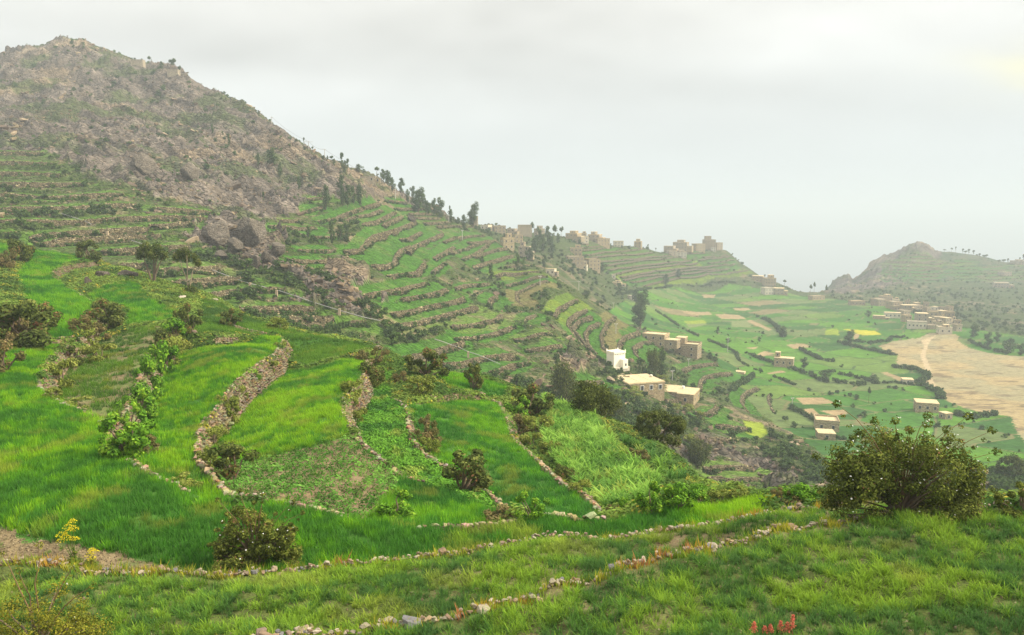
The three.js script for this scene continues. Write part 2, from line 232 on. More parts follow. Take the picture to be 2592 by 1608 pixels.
B([[1197, 677], [1234, 662], [1298, 646]]); B([[1182, 625], [1220, 612]], { d: 1.8 }); B([[1167, 655], [1211, 635], [1281, 627]]);
B([[1120, 612], [1150, 600], [1190, 597], [1224, 595]], { d: 2 }); B([[1140, 640], [1165, 632], [1184, 628]], { d: 1.8 });
B([[1300, 858], [1340, 852], [1400, 846]], { tread: 'pale' }); B([[1330, 884], [1380, 880], [1420, 874]]);
C([[1180, 613], [1224, 611], [1240, 608]], { d: 1.8 }); C([[1197, 648], [1224, 641], [1282, 629]]); C([[1197, 674], [1238, 661], [1291, 650]]);
C([[1253, 698], [1273, 690], [1320, 690], [1366, 688]], { d: 3, tread: 'rape' }); C([[1279, 723], [1302, 716], [1343, 704], [1378, 698]]);
C([[1326, 775], [1308, 760], [1305, 741], [1343, 722], [1384, 710]], { d: 2.4, tread: 'bare' }); C([[1237, 772], [1238, 757], [1256, 748]]);
C([[1326, 818], [1331, 806], [1355, 797]]); C([[1400, 800], [1412, 780], [1440, 765], [1460, 757]], { tread: 'rape' });
C([[1471, 873], [1450, 845], [1436, 822], [1439, 808], [1456, 794], [1483, 783]]); C([[1488, 880], [1468, 852], [1448, 829], [1466, 810], [1494, 799]]);
C([[1506, 893], [1486, 867], [1480, 844], [1494, 826], [1515, 815]]); C([[1547, 896], [1526, 879], [1520, 850], [1535, 820], [1555, 800]], { tread: 'bare' });
C([[1570, 893], [1566, 870], [1582, 850], [1611, 842], [1630, 840]], { d: 3.2 }); C([[1628, 917], [1608, 896], [1603, 879], [1622, 867], [1652, 864]]);
C([[1724, 938], [1735, 931], [1752, 926], [1812, 919]], { d: 3.4 }); C([[1767, 986], [1772, 964], [1782, 954], [1827, 944], [1850, 943]], { d: 3 });
C([[1890, 1040], [1875, 1018], [1878, 1002], [1890, 991], [1915, 980]], { d: 2.6 }); C([[1955, 1041], [1944, 1017], [1946, 998]]);
C([[1759, 1041], [1790, 1047], [1807, 1035], [1813, 1026]], { d: 2.4 }); C([[1438, 972], [1483, 966], [1523, 964]], { d: 2 });
C([[1680, 1012], [1730, 1010], [1770, 1004]], { d: 2, tread: 'scrub' }); C([[1810, 1075], [1850, 1078], [1890, 1082]], { d: 2.4 });
C([[1780, 1184], [1830, 1180], [1900, 1182]], { d: 3, tread: 'pale' }); C([[1790, 1210], [1850, 1206], [1930, 1208]], { d: 3, tread: 'pale' }); C([[1760, 1100], [1800, 1110], [1860, 1112]], { d: 2.6, tread: 'scrub' });

// ------------------------------------------------------------------ patches of ground: each is a polygon on the land
const ZONES = ['rough'], zone = new Uint8Array(NC * NR), POLY = {};
function patch(kind, pts, beyond = false, warp = 0) {
  let id = ZONES.indexOf(kind); if (id < 0) id = ZONES.push(kind) - 1;
  const poly = pts.map(([x, y]) => at(x, y, beyond, baseY)); (POLY[kind] ??= []).push(poly);
  eachVertex(poly, warp, (a, X, Z) => { if (beyond !== (knot[a] >= LI['gully'])) return; let x = X, z = Z; if (warp) { x += warp * 2 * (fbm(X * 0.9 / warp, Z * 0.9 / warp, 3) - 0.5); z += warp * 2 * (fbm(X * 0.9 / warp + 40, Z * 0.9 / warp + 9, 3) - 0.5); } if (inside(poly, x, z)) zone[a] = id; });
}
const ROWC = ROW_C.map(([x, y]) => [x, y - 3]);
patch('field broad', [...ROWC.filter((p) => p[0] < 1950), [1960, 1270], [1830, 1280], [1700, 1290], [1530, 1311], [1382, 1308], [1250, 1332], [1050, 1337], [881, 1311], [798, 1292], [709, 1274], [640, 1284], [580, 1290], [495, 1252], [393, 1208], [335, 1167], [276, 1107], [258, 1064], [200, 1039], [172, 1029], [128, 1006], [107, 985], [106, 962], [124, 919], [148, 891], [195, 872], [128, 868], [60, 880], [-160, 905], [-200, 1420]]);
patch('soil strip', [[-200, 1318], [0, 1327], [66, 1342], [141, 1361], [220, 1368], [295, 1378], [394, 1399], [459, 1407], [525, 1414], [545, 1430], [541, 1456], [459, 1452], [328, 1447], [230, 1442], [131, 1433], [-200, 1430]], false, 0.5);
patch('field upper left', [[118, 864], [201, 855], [231, 818], [243, 792], [240, 769], [187, 740], [138, 705], [128, 695], [140, 684], [175, 670], [232, 662], [200, 645], [120, 636], [70, 640], [40, 700], [60, 760], [120, 800], [112, 850]]);
patch('field top left', [[-200, 605], [-60, 608], [0, 616], [34, 626], [8, 662], [-100, 700], [-200, 700]]);
patch('field thin', [[203, 874], [233, 832], [300, 826], [430, 828], [444, 849], [402, 885], [359, 961], [347, 977], [312, 1040], [276, 1076], [264, 1064], [204, 1036], [175, 1026], [133, 1003], [114, 985], [112, 962], [131, 921], [153, 893]]);
patch('field middle left', [[204, 734], [253, 722], [320, 715], [358, 722], [364, 739], [402, 768], [454, 791], [440, 815], [416, 820], [314, 816], [317, 783], [276, 768], [242, 767]]);
patch('field spur top', [[466, 848], [590, 847], [690, 850], [730, 862], [745, 890], [779, 901], [831, 898], [898, 896], [945, 888], [945, 882], [850, 861], [763, 847], [687, 824], [611, 801], [565, 775], [505, 760], [500, 820]]);
patch('field second', [[466, 862], [524, 862], [590, 855], [690, 853], [714, 858], [720, 866], [697, 899], [651, 927], [610, 962], [581, 991], [552, 1028], [519, 1054], [505, 1088], [503, 1120], [507, 1152], [522, 1169], [548, 1204], [609, 1253], [580, 1290], [495, 1252], [395, 1208], [337, 1167], [278, 1106], [292, 1076], [330, 1040], [362, 965], [405, 890], [440, 862]]);
patch('field middle', [[745, 896], [779, 905], [831, 903], [898, 899], [917, 908], [932, 915], [932, 940], [914, 968], [897, 991], [870, 1012], [868, 1042], [884, 1068], [890, 1104], [850, 1110], [798, 1119], [699, 1129], [600, 1141], [540, 1141], [512, 1130], [510, 1090], [524, 1056], [556, 1031], [585, 995], [614, 966], [655, 932], [700, 905], [725, 880]]);
patch('potato patch', [[888, 1106], [798, 1119], [699, 1129], [600, 1141], [512, 1141], [527, 1169], [553, 1204], [611, 1251], [666, 1266], [709, 1273], [798, 1291], [881, 1310], [900, 1300], [940, 1270], [1010, 1215], [955, 1157], [909, 1118]]);
patch('field corner', [[881, 1311], [900, 1300], [940, 1270], [1010, 1215], [1030, 1214], [1073, 1226], [1130, 1241], [1200, 1271], [1250, 1291], [1290, 1300], [1250, 1330], [1050, 1336]]);
patch('leafy strip', [[935, 915], [990, 930], [996, 984], [1024, 1005], [1031, 1025], [1038, 1055], [1043, 1098], [1074, 1135], [1127, 1172], [1178, 1208], [1246, 1258], [1284, 1284], [1250, 1290], [1200, 1270], [1130, 1240], [1073, 1227], [1025, 1212], [999, 1188], [959, 1158], [913, 1119], [900, 1098], [890, 1068], [874, 1042], [878, 1013], [900, 993], [918, 969]]);
patch('field wide right', [[1030, 1008], [1063, 1011], [1129, 1001], [1222, 1002], [1265, 1021], [1286, 1062], [1300, 1110], [1330, 1139], [1362, 1168], [1396, 1199], [1441, 1233], [1487, 1256], [1529, 1286], [1530, 1312], [1382, 1308], [1290, 1290], [1250, 1258], [1131, 1172], [1048, 1098], [1042, 1055]]);
patch('field right crest', [[1112, 938], [1150, 949], [1211, 961], [1298, 986], [1282, 1000], [1222, 996], [1129, 987], [1105, 962]]);
patch('maize', [[1360, 1013], [1389, 1032], [1458, 1046], [1500, 1070], [1544, 1121], [1586, 1176], [1632, 1204], [1672, 1238], [1640, 1268], [1535, 1276], [1474, 1245], [1455, 1199], [1408, 1159], [1368, 1112], [1385, 1077]]);
patch('field lower right', [[1540, 1090], [1600, 1106], [1660, 1150], [1700, 1190], [1740, 1225], [1700, 1235], [1650, 1190], [1580, 1140]]);

// rock and valley
patch('rock', [[-300, 150], [-100, 130], [0, 116], [60, 104], [150, 90], [240, 100], [345, 130], [455, 160], [600, 232], [760, 340], [900, 400], [1000, 460], [1100, 510], [1170, 545], [1130, 560], [1060, 520], [1000, 505], [930, 500], [860, 500], [800, 500], [740, 530], [690, 560], [700, 600], [690, 650], [640, 660], [600, 650], [480, 610], [450, 560], [560, 545], [480, 512], [400, 500], [330, 480], [220, 452], [160, 415], [150, 390], [110, 380], [-300, 380]], true, 9);
patch('rock', [[690, 660], [760, 655], [860, 670], [930, 690], [960, 730], [940, 790], [900, 800], [860, 770], [820, 790], [760, 770], [740, 720], [700, 700]], true, 7);
patch('rock', [[1640, 1130], [1720, 1100], [1800, 1095], [1900, 1130], [1990, 1180], [2050, 1240], [1960, 1262], [1900, 1200], [1820, 1160], [1700, 1160]], true, 6);
patch('rock', [[1420, 900], [1470, 890], [1520, 905], [1530, 930], [1480, 950], [1430, 940]], true, 4);
patch('rock', [[2080, 745], [2110, 690], [2155, 670], [2230, 630], [2320, 595], [2380, 615], [2380, 680], [2340, 710], [2250, 725], [2150, 745]], true, 9);
patch('valley', [[1500, 770], [1560, 770], [1620, 732], [1700, 722], [1850, 716], [1960, 735], [2060, 752], [2150, 762], [2240, 775], [2340, 800], [2440, 830], [2650, 860], [2700, 1210], [2100, 1170], [2030, 1110], [1940, 1060], [1880, 990], [1830, 930], [1760, 880], [1680, 850], [1600, 820]], true);
patch('dry plain', [[2260, 864], [2224, 876], [2272, 901], [2269, 928], [2333, 931], [2352, 955], [2336, 974], [2379, 980], [2396, 1012], [2440, 1030], [2480, 1041], [2560, 1052], [2572, 1085], [2600, 1120], [2720, 1140], [2720, 905], [2592, 902], [2519, 897], [2458, 881], [2425, 862], [2428, 850], [2410, 843], [2355, 842], [2325, 856]], true, 1.5);
patch('dusty track', [[2330, 862], [2372, 848], [2352, 866], [2342, 900], [2356, 930], [2360, 958], [2374, 985], [2362, 985], [2344, 955], [2340, 925], [2330, 900], [2340, 876]], true);
for (const p of [[[1724, 787], [1795, 788], [1805, 797], [1734, 795]], [[1807, 795], [1873, 798], [1890, 808], [1827, 808]], [[1898, 809], [1953, 834], [1947, 838], [1890, 814]], [[1777, 744], [1812, 746], [1807, 753], [1782, 753]], [[1855, 780], [1893, 779], [1905, 786], [1860, 785]], [[1990, 873], [2032, 869], [2056, 878], [2008, 884]], [[1886, 881], [1920, 878], [1910, 885]], [[1910, 901], [1935, 889], [1965, 895], [1935, 902]], [[1941, 944], [1980, 937], [1990, 942], [1950, 947]], [[2014, 1007], [2081, 1004], [2118, 1019], [2033, 1024]], [[2030, 1036], [2057, 1033], [2081, 1054], [2048, 1057]], [[2075, 1039], [2136, 1036], [2148, 1047], [2112, 1051]], [[2228, 943], [2246, 942], [2288, 959], [2280, 966]], [[2160, 844], [2175, 845], [2172, 858], [2163, 858]]]) patch('fallow', p, true);
patch('pale field', [[1850, 813], [1890, 810], [1905, 830], [1852, 829]], true); patch('pale field', [[1735, 820], [1780, 812], [1790, 822], [1745, 830]], true);
patch('yellow field', [[2133, 831], [2215, 837], [2233, 848], [2184, 848]], true); patch('rape field', [[1730, 812], [1780, 810], [1790, 818], [1740, 820]], true);
patch('rape field', [[1880, 1062], [1930, 1070], [1945, 1095], [1930, 1108], [1890, 1090]], true); patch('rape field', [[2090, 835], [2120, 830], [2125, 848], [2090, 846]], true);

// terraces of the far hills follow the lie of the land
function contours(look, group, px0, px1, from, to, levels, o) {
  const R = rng(91 + levels.length), i0 = find(UC, ray(px0, 700).U), i1 = find(UC, ray(px1, 700).U), k0 = LI[from], k1 = LI[to];
  for (const y of levels) {
    let run = []; const flush = () => { if (run.length >= 14) { const pts = run.filter((_, q) => q % 7 === 0 || q === run.length - 1); WALLS.push({ look, far: true, d: o.d, L: o.L, up: 2, tread: o.tread(R()), group, pts, px: 0, py: -y }); } run = []; };
    let len = 30 + R() * 60;
    for (let i = i0; i <= i1; i++) {
      let hit = null;
      for (let j = 0; j < NR - 1; j++) { const a = i * NR + j; if (knot[a] < k0 || knot[a] >= k1 || (o.skip && o.skip(a))) continue; const yy = y + 4.5 * (fbm(i * 0.022, y, 2) - 0.5); if (baseY[a] < yy && baseY[a + 1] >= yy) { hit = { X: UC[i] * ZR[j], Z: ZR[j], Y: yy, d: o.d }; break; } }
      if (!hit || (run.length && Math.abs(hit.Z - run[run.length - 1].Z) > 6)) { flush(); if (!hit) continue; }
      run.push(hit); if (run.length > len) { flush(); i += 3 + Math.floor(R() * 9); len = 30 + R() * 60; }
    }
    flush();
  }
}
// narrow terraces fill the slope between the larger ones
const busy = new Uint8Array(NC * NR);
for (const w of WALLS) if (w.far) for (let i = 0; i < w.pts.length; i++) eachVertex([w.pts[i]], 8.5, (a, X, Z) => { const dx = X - w.pts[i].X, dz = Z - w.pts[i].Z; if (dx * dx + dz * dz < 72) busy[a] = 1; });
const lv = (a, b, n) => Array.from({ length: n }, (_, i) => a + (b - a) * i / (n - 1));
const groupN = 'narrow terrace walls between the larger ones';
contours('bare', groupN, 560, 1740, 'gully', 'slope 5', lv(-54, 20, 30), { d: 1.0, L: 7, tread: (r) => r < 0.5 ? 'crop' : r < 0.85 ? 'grass' : 'pale', skip: (a) => busy[a] || zone[a] || knot[a] < LI['slope 1'] });
contours('bare', 'terrace walls on the far ridge under the villages', 1430, 1960, 'ridge 1', 'ridge 3', lv(-56, -18, 13), { d: 0.8, L: 9, tread: (r) => r < 0.7 ? 'crop' : r < 0.8 ? 'grass' : 'rape' });
contours('green', 'terrace walls on the far right hill', 2240, 2640, 'ridge 4', 'ridge 5', lv(-82, -42, 13), { d: 1.2, L: 13, tread: (r) => r < 0.5 ? 'crop' : r < 0.75 ? 'grass' : 'pale' });

// ------------------------------------------------------------------ the land with its steps: just below a wall it lies lower by the wall's height and rises back to the slope
const tread = new Uint8Array(NC * NR), TREADS = ['none', 'crop', 'grass', 'pale', 'rape', 'bare', 'scrub'], drop = new Float32Array(NC * NR);
for (const w of WALLS) {
  const id = TREADS.indexOf(w.tread);
  eachVertex(w.pts, Math.max(w.L, w.up), (a, X, Z) => {
    if ((knot[a] >= LI['gully']) !== w.far) return;
    let bd = 1e9, bs = 0, bt = 0, bDrop = 0, over = 0;
    for (let k = 0; k < w.pts.length - 1; k++) {
      const p = w.pts[k], q = w.pts[k + 1], ex = q.X - p.X, ez = q.Z - p.Z, l2 = ex * ex + ez * ez || 1e-6, t0 = ((X - p.X) * ex + (Z - p.Z) * ez) / l2, t = clamp(t0), dx = X - p.X - ex * t, dz = Z - p.Z - ez * t, dd = dx * dx + dz * dz;
      if (dd < bd) { bd = dd; bs = ex * (Z - p.Z) - ez * (X - p.X); bDrop = mix(p.d, q.d, t); over = (k === 0 && t0 < 0) || (k === w.pts.length - 2 && t0 > 1) ? Math.abs(t0 - t) * Math.sqrt(l2) : 0; }
    }
    bd = Math.sqrt(bd); const soft = w.far ? 7 : 1.2;
    if (bs < 0) { if (bd < w.L) { const e = clamp(1 - over / soft); const o = bDrop * (1 - bd / w.L) * e; if (o > drop[a]) { drop[a] = o; if (e > 0.4 && bd < w.L * (0.75 + 0.5 * (vnoise(X * 0.2, Z * 0.2) - 0.5))) tread[a] = id; } } }
    else if (bd < w.up && over < 0.5 && !tread[a]) tread[a] = id;
  });
}
const zid = (n) => ZONES.indexOf(n), Z_ROCK = zid('rock'), Z_VALLEY = zid('valley');
const rockAt = new Float32Array(NC * NR);
for (let i = 0; i < NC; i++) for (let j = 0; j < NR; j++) {
  const a = i * NR + j, Z = ZR[j], X = UC[i] * Z, k = knot[a]; let y = baseY[a] - drop[a];
  if (k < LI['gully']) y += (fbm(X * 0.5, Z * 0.5, 4) - 0.5) * (zone[a] ? 0.14 : 0.55) * sstep(7, 14, Z) + (zone[a] ? 0 : (fbm(X * 1.7 + 8, Z * 1.7, 3) - 0.5) * 0.25);
  else {
    const flatBit = zone[a] >= Z_VALLEY && zone[a] !== Z_ROCK;
    let rk = zone[a] === Z_ROCK ? 1 : 0;
    if (!rk && !flatBit && !tread[a]) rk = 0.22 * sstep(0.45, 0.7, fbm(X * 0.03 + 7, Z * 0.03, 3));
    rockAt[a] = rk;
    if (Z < 1400 && !flatBit && !tread[a]) {
      const e = 0.55, c = Math.cos(e), s = Math.sin(e), p = X * c - Z * s, q = X * s + Z * c;   // beds of rock dip to the right
      y += (fbm(X * 0.06, Z * 0.06, 4) - 0.5) * 2.2;
      if (rk) y += rk * ((ridged(q * 0.085 + 3, p * 0.022, 4) - 0.45) * 5.5 + (ridged(X * 0.03 + 9, Z * 0.03, 3) - 0.45) * 4.5 + (ridged(q * 0.2, p * 0.07, 3) - 0.45) * 5.5);
    } else if (flatBit) y += (fbm(X * 0.02, Z * 0.02, 3) - 0.5) * 1.5;
  }
  landY[a] = y;
}

// ------------------------------------------------------------------ textures (grain of the materials)
function texture(n, fn, srgb, rep = 1) {
  const d = new Uint8Array(n * n * 4); for (let y = 0; y < n; y++) for (let x = 0; x < n; x++) { const c = fn(x / n, y / n), k = (y * n + x) * 4; for (let q = 0; q < 3; q++) d[k + q] = clamp(typeof c === 'number' ? c : c[q]) * 255; d[k + 3] = 255; }
  const t = new THREE.DataTexture(d, n, n, THREE.RGBAFormat); t.wrapS = t.wrapT = THREE.RepeatWrapping; t.magFilter = THREE.LinearFilter; t.minFilter = THREE.LinearMipmapLinearFilter; t.generateMipmaps = true; if (srgb) t.colorSpace = THREE.SRGBColorSpace; t.repeat.set(rep, rep); t.needsUpdate = true; return t;
}
// irregular stones: nearest and second nearest of jittered points on a wrapped grid
function cells(u, v, nx, ny, jit = 0.85) {
  const x = u * nx, y = v * ny, ix = Math.floor(x), iy = Math.floor(y); let a = 9, b = 9, id = 0;
  for (let dy = -1; dy <= 1; dy++) for (let dx = -1; dx <= 1; dx++) { const cx = ((ix + dx) % nx + nx) % nx, cy = ((iy + dy) % ny + ny) % ny, px = ix + dx + 0.5 + (h2(cx, cy) - 0.5) * jit, py = iy + dy + 0.5 + (h2(cx + 71, cy + 13) - 0.5) * jit, d = Math.hypot(px - x, (py - y)); if (d < a) { b = a; a = d; id = h2(cx * 7 + 1, cy * 3 + 2); } else if (d < b) b = d; }
  return { e: b - a, id };
}
const stoneMap = texture(512, (u, v) => { const c = cells(u, v, 14, 20), g = 0.75 + 0.25 * fbm(u * 24, v * 24, 3, 24), t = c.e < 0.08 ? 0.34 : (0.36 + 0.64 * c.id) * g, w = h2(Math.floor(c.id * 997), 5); return [t, t * mix(0.84, 0.95, w), t * mix(0.66, 0.9, w)]; });
const stoneBump = texture(512, (u, v) => { const c = cells(u, v, 14, 20); return sstep(0, 0.28, c.e) * (0.6 + 0.4 * c.id) + 0.12 * fbm(u * 24, v * 24, 3, 24); });
const masonMap = texture(512, (u, v) => { const row = Math.floor(v * 16), o = h2(row, 3), n = 9, x = (u + o) * n, c = Math.floor(x) % n, f = x - Math.floor(x), fy = v * 16 - row, j = Math.min(f * 1.8, (1 - f) * 1.8, fy, 1 - fy), id = h2(c * 3 + 1, row), g = 0.82 + 0.18 * fbm(u * 32, v * 32, 3, 32), t = j < 0.09 ? 0.45 : (0.45 + 0.55 * id) * g; return [t, t * mix(0.9, 0.97, h2(row, c)), t * mix(0.78, 0.92, h2(row + 9, c))]; });
const masonBump = texture(512, (u, v) => { const row = Math.floor(v * 16), o = h2(row, 3), n = 9, x = (u + o) * n, f = x - Math.floor(x), fy = v * 16 - row, j = Math.min(f * 1.8, (1 - f) * 1.8, fy, 1 - fy); return sstep(0, 0.2, j) * (0.7 + 0.3 * fbm(u * 32, v * 32, 3, 32)); });
const grainMap = texture(512, (u, v) => { const g = 0.72 + 0.5 * (fbm(u * 16, v * 16, 6, 16) - 0.5) + 0.35 * (fbm(u * 96, v * 96, 2, 96) - 0.5); return g; });
const grainBump = texture(512, (u, v) => fbm(u * 12, v * 12, 7, 12));
const rockMap = texture(1024, (u, v) => { const q = fbm(u * 10, v * 10, 5, 10), c = cells(u + 0.05 * q, v + 0.05 * fbm(u * 8 + 0.5, v * 8, 4, 8), 11, 17, 0.95), g = 0.66 + 0.75 * (fbm(u * 40, v * 40, 4, 40) - 0.42) + 0.42 * (c.id - 0.5); return [g, g * 0.97, g * 0.93]; });
const rockBump = texture(1024, (u, v) => { const q = fbm(u * 10, v * 10, 5, 10), c = cells(u + 0.05 * q, v + 0.05 * fbm(u * 8 + 0.5, v * 8, 4, 8), 11, 17, 0.95); return 0.5 * sstep(0, 0.35, c.e) * (0.5 + c.id) + 0.5 * fbm(u * 24, v * 24, 6, 24); });
const soft = { roughness: 1, specularIntensity: 0.15 };
const MAT = {
  soil: new THREE.MeshPhysicalMaterial({ ...soft, vertexColors: true, map: grainMap, bumpMap: grainBump, bumpScale: 0.12 }),
  hill: new THREE.MeshPhysicalMaterial({ ...soft, vertexColors: true, map: rockMap, bumpMap: rockBump, bumpScale: 1.1 }),
  plain: new THREE.MeshPhysicalMaterial({ ...soft, vertexColors: true, map: grainMap, bumpMap: grainBump, bumpScale: 0.25 }),
  wallNear: new THREE.MeshPhysicalMaterial({ ...soft, color: new THREE.Color().setRGB(0.34, 0.285, 0.2), map: stoneMap, bumpMap: stoneBump, bumpScale: 0.12 }),
  wallFar: new THREE.MeshPhysicalMaterial({ ...soft, color: new THREE.Color().setRGB(0.26, 0.24, 0.165), map: stoneMap, bumpMap: stoneBump, bumpScale: 0.4 }),
  stone: new THREE.MeshPhysicalMaterial({ ...soft, vertexColors: true, map: grainMap, bumpMap: grainBump, bumpScale: 0.02 }),
  rock: new THREE.MeshPhysicalMaterial({ ...soft, vertexColors: true, map: rockMap, bumpMap: rockBump, bumpScale: 0.5 }),
};

// ------------------------------------------------------------------ the land: colour of the ground itself, then one mesh each for near terraces, mountain, valley and far hills
const C3 = (r, g, b) => [r, g, b], lerp3 = (a, b, t) => [mix(a[0], b[0], t), mix(a[1], b[1], t), mix(a[2], b[2], t)];
const SOIL = C3(0.27, 0.205, 0.115), SCRUB = C3(0.085, 0.13, 0.032), DRY = C3(0.29, 0.235, 0.14), CROP = C3(0.07, 0.195, 0.018), ROCKC = C3(0.185, 0.158, 0.136), ROCKW = C3(0.32, 0.25, 0.17), GRASS = C3(0.1, 0.2, 0.028), RAPE = C3(0.26, 0.33, 0.03), PLAIN = C3(0.42, 0.325, 0.165);
function valleyCell(X, Z) {   // a patchwork of long plots
  const c = Math.cos(0.5), s = Math.sin(0.5), x = (X * c + Z * s) / 36 + 0.4 * fbm(X * 0.01, Z * 0.01, 2), y = (-X * s + Z * c) / 21 + 0.3 * fbm(X * 0.013 + 9, Z * 0.013, 2), ix = Math.floor(x), iy = Math.floor(y); let a = 9, b = 9, id = 0;
  for (let dy = -1; dy <= 1; dy++) for (let dx = -1; dx <= 1; dx++) { const px = ix + dx + 0.5 + (h2(ix + dx, iy + dy) - 0.5) * 0.7, py = iy + dy + 0.5 + (h2(ix + dx + 71, iy + dy + 13) - 0.5) * 0.7, d = Math.max(Math.abs(px - x), Math.abs(py - y)); if (d < a) { b = a; a = d; id = h2((ix + dx) * 7 + 1, (iy + dy) * 3 + 2); } else if (d < b) b = d; }
  return { e: (b - a) * 21, id };
}
function colour(a, X, Z) {
  const zn = ZONES[zone[a]], k = knot[a], n1 = fbm(X * 0.15, Z * 0.15, 4), n2 = fbm(X * 0.8 + 9, Z * 0.8, 3);
  if (k < LI['gully']) {
    const clod = 0.75 + 0.5 * n2;
    let c = SOIL.map((v) => v * clod);
    if (zn === 'rough') c = lerp3(c, C3(0.1, 0.15, 0.03), sstep(0.35, 0.6, n1) * 0.8);
    else if (zn === 'field thin') c = lerp3(c, C3(0.09, 0.2, 0.03), 0.55 * sstep(0.3, 0.6, n2));
    else if (zn === 'soil strip') c = lerp3(c, C3(0.1, 0.16, 0.04), 0.7 * sstep(0.52, 0.66, fbm(X * 1.3, Z * 1.3, 3)));
    else if (zn.startsWith('field') || zn === 'leafy strip') c = lerp3(c, C3(0.05, 0.2, 0.02), 0.85);
    else if (zn === 'maize') c = lerp3(c, C3(0.08, 0.19, 0.03), 0.6);
    return c;
  }
  const big = fbm(X * 0.02 + 3, Z * 0.02 + 8, 3);
  if (zn === 'dry plain') { const t = lerp3(PLAIN, C3(0.34, 0.3, 0.17), sstep(0.4, 0.62, fbm(X * 0.045, Z * 0.045, 5)) * 0.9); return lerp3(t, C3(0.2, 0.15, 0.09), sstep(0.6, 0.7, fbm(X * 0.09 + 20, Z * 0.22, 4)) * 0.8); }
  if (zn === 'dusty track') return C3(0.54, 0.42, 0.25);
  if (zn === 'fallow') return C3(0.38, 0.28, 0.15).map((v) => v * (0.85 + 0.3 * n1));
  if (zn === 'pale field') return C3(0.2, 0.24, 0.09);
  if (zn === 'yellow field') return C3(0.5, 0.46, 0.03);
  if (zn === 'rape field') return RAPE.map((v) => v * (0.8 + 0.4 * n2));
  if (zn === 'valley') {
    const v = valleyCell(X, Z); let c = v.id < 0.035 ? C3(0.25, 0.21, 0.1) : v.id < 0.13 ? C3(0.14, 0.23, 0.04) : v.id < 0.36 ? C3(0.1, 0.235, 0.02) : v.id < 0.66 ? C3(0.06, 0.18, 0.018) : v.id < 0.88 ? C3(0.042, 0.13, 0.02) : C3(0.14, 0.2, 0.06);
    const rows = Math.sin((X * Math.cos(v.id * 6) + Z * Math.sin(v.id * 6)) * 2.6) * 0.5 + 0.5; c = lerp3(c.map((q) => q * (0.7 + 0.55 * n1) * (0.88 + 0.24 * n2)), DRY, 0.06 * rows * v.id); if (v.e < 0.8) c = v.id < 0.35 ? C3(0.05, 0.09, 0.025) : C3(0.2, 0.19, 0.08); return c;
  }
  const farHill = k >= LI['ridge 1'] ? 0.1 : 0.05; let c = lerp3(SCRUB, DRY, sstep(0.44 + farHill, 0.64 + farHill, n1 * 0.6 + big * 0.4)); c = lerp3(c, ROCKC, 0.5 * sstep(0.55, 0.75, n2));
  if (k >= LI['ridge 4']) c = lerp3(C3(0.07, 0.12, 0.055), C3(0.17, 0.165, 0.09), sstep(0.4, 0.65, n1));
  if (zone[a] === Z_ROCK) {
    const warm = sstep(0.5, 0.68, fbm(X * 0.022 + 1, Z * 0.03, 3)); c = lerp3(ROCKC, ROCKW, warm * 0.85 + 0.15 * n2);
    const e = 0.55, q = X * Math.sin(e) + Z * Math.cos(e), p = X * Math.cos(e) - Z * Math.sin(e);
    c = c.map((v) => v * clamp(0.2 + 1.6 * fbm(q * 0.3, p * 0.08, 4), 0.35, 1.7));
    c = lerp3(c, C3(0.085, 0.125, 0.035), sstep(0.56, 0.68, fbm(X * 0.05 + 60, Z * 0.07, 4)) * (0.4 + 0.6 * n2));
  }
  const t = TREADS[tread[a]];
  if (t === 'crop') c = lerp3(CROP, C3(0.12, 0.21, 0.04), sstep(0.5, 0.75, n1)).map((v) => v * (0.85 + 0.3 * n2));
  else if (t === 'grass') c = lerp3(GRASS, DRY, 0.3 * sstep(0.5, 0.7, n1));
  else if (t === 'pale') c = lerp3(C3(0.14, 0.24, 0.04), DRY, 0.6 * sstep(0.5, 0.7, n1));
  else if (t === 'rape') c = lerp3(C3(0.2, 0.29, 0.03), GRASS, 0.6 * sstep(0.45, 0.6, n1));
  else if (t === 'bare') c = lerp3(C3(0.25, 0.2, 0.09), GRASS, 0.5 * n1);
  return c;
}
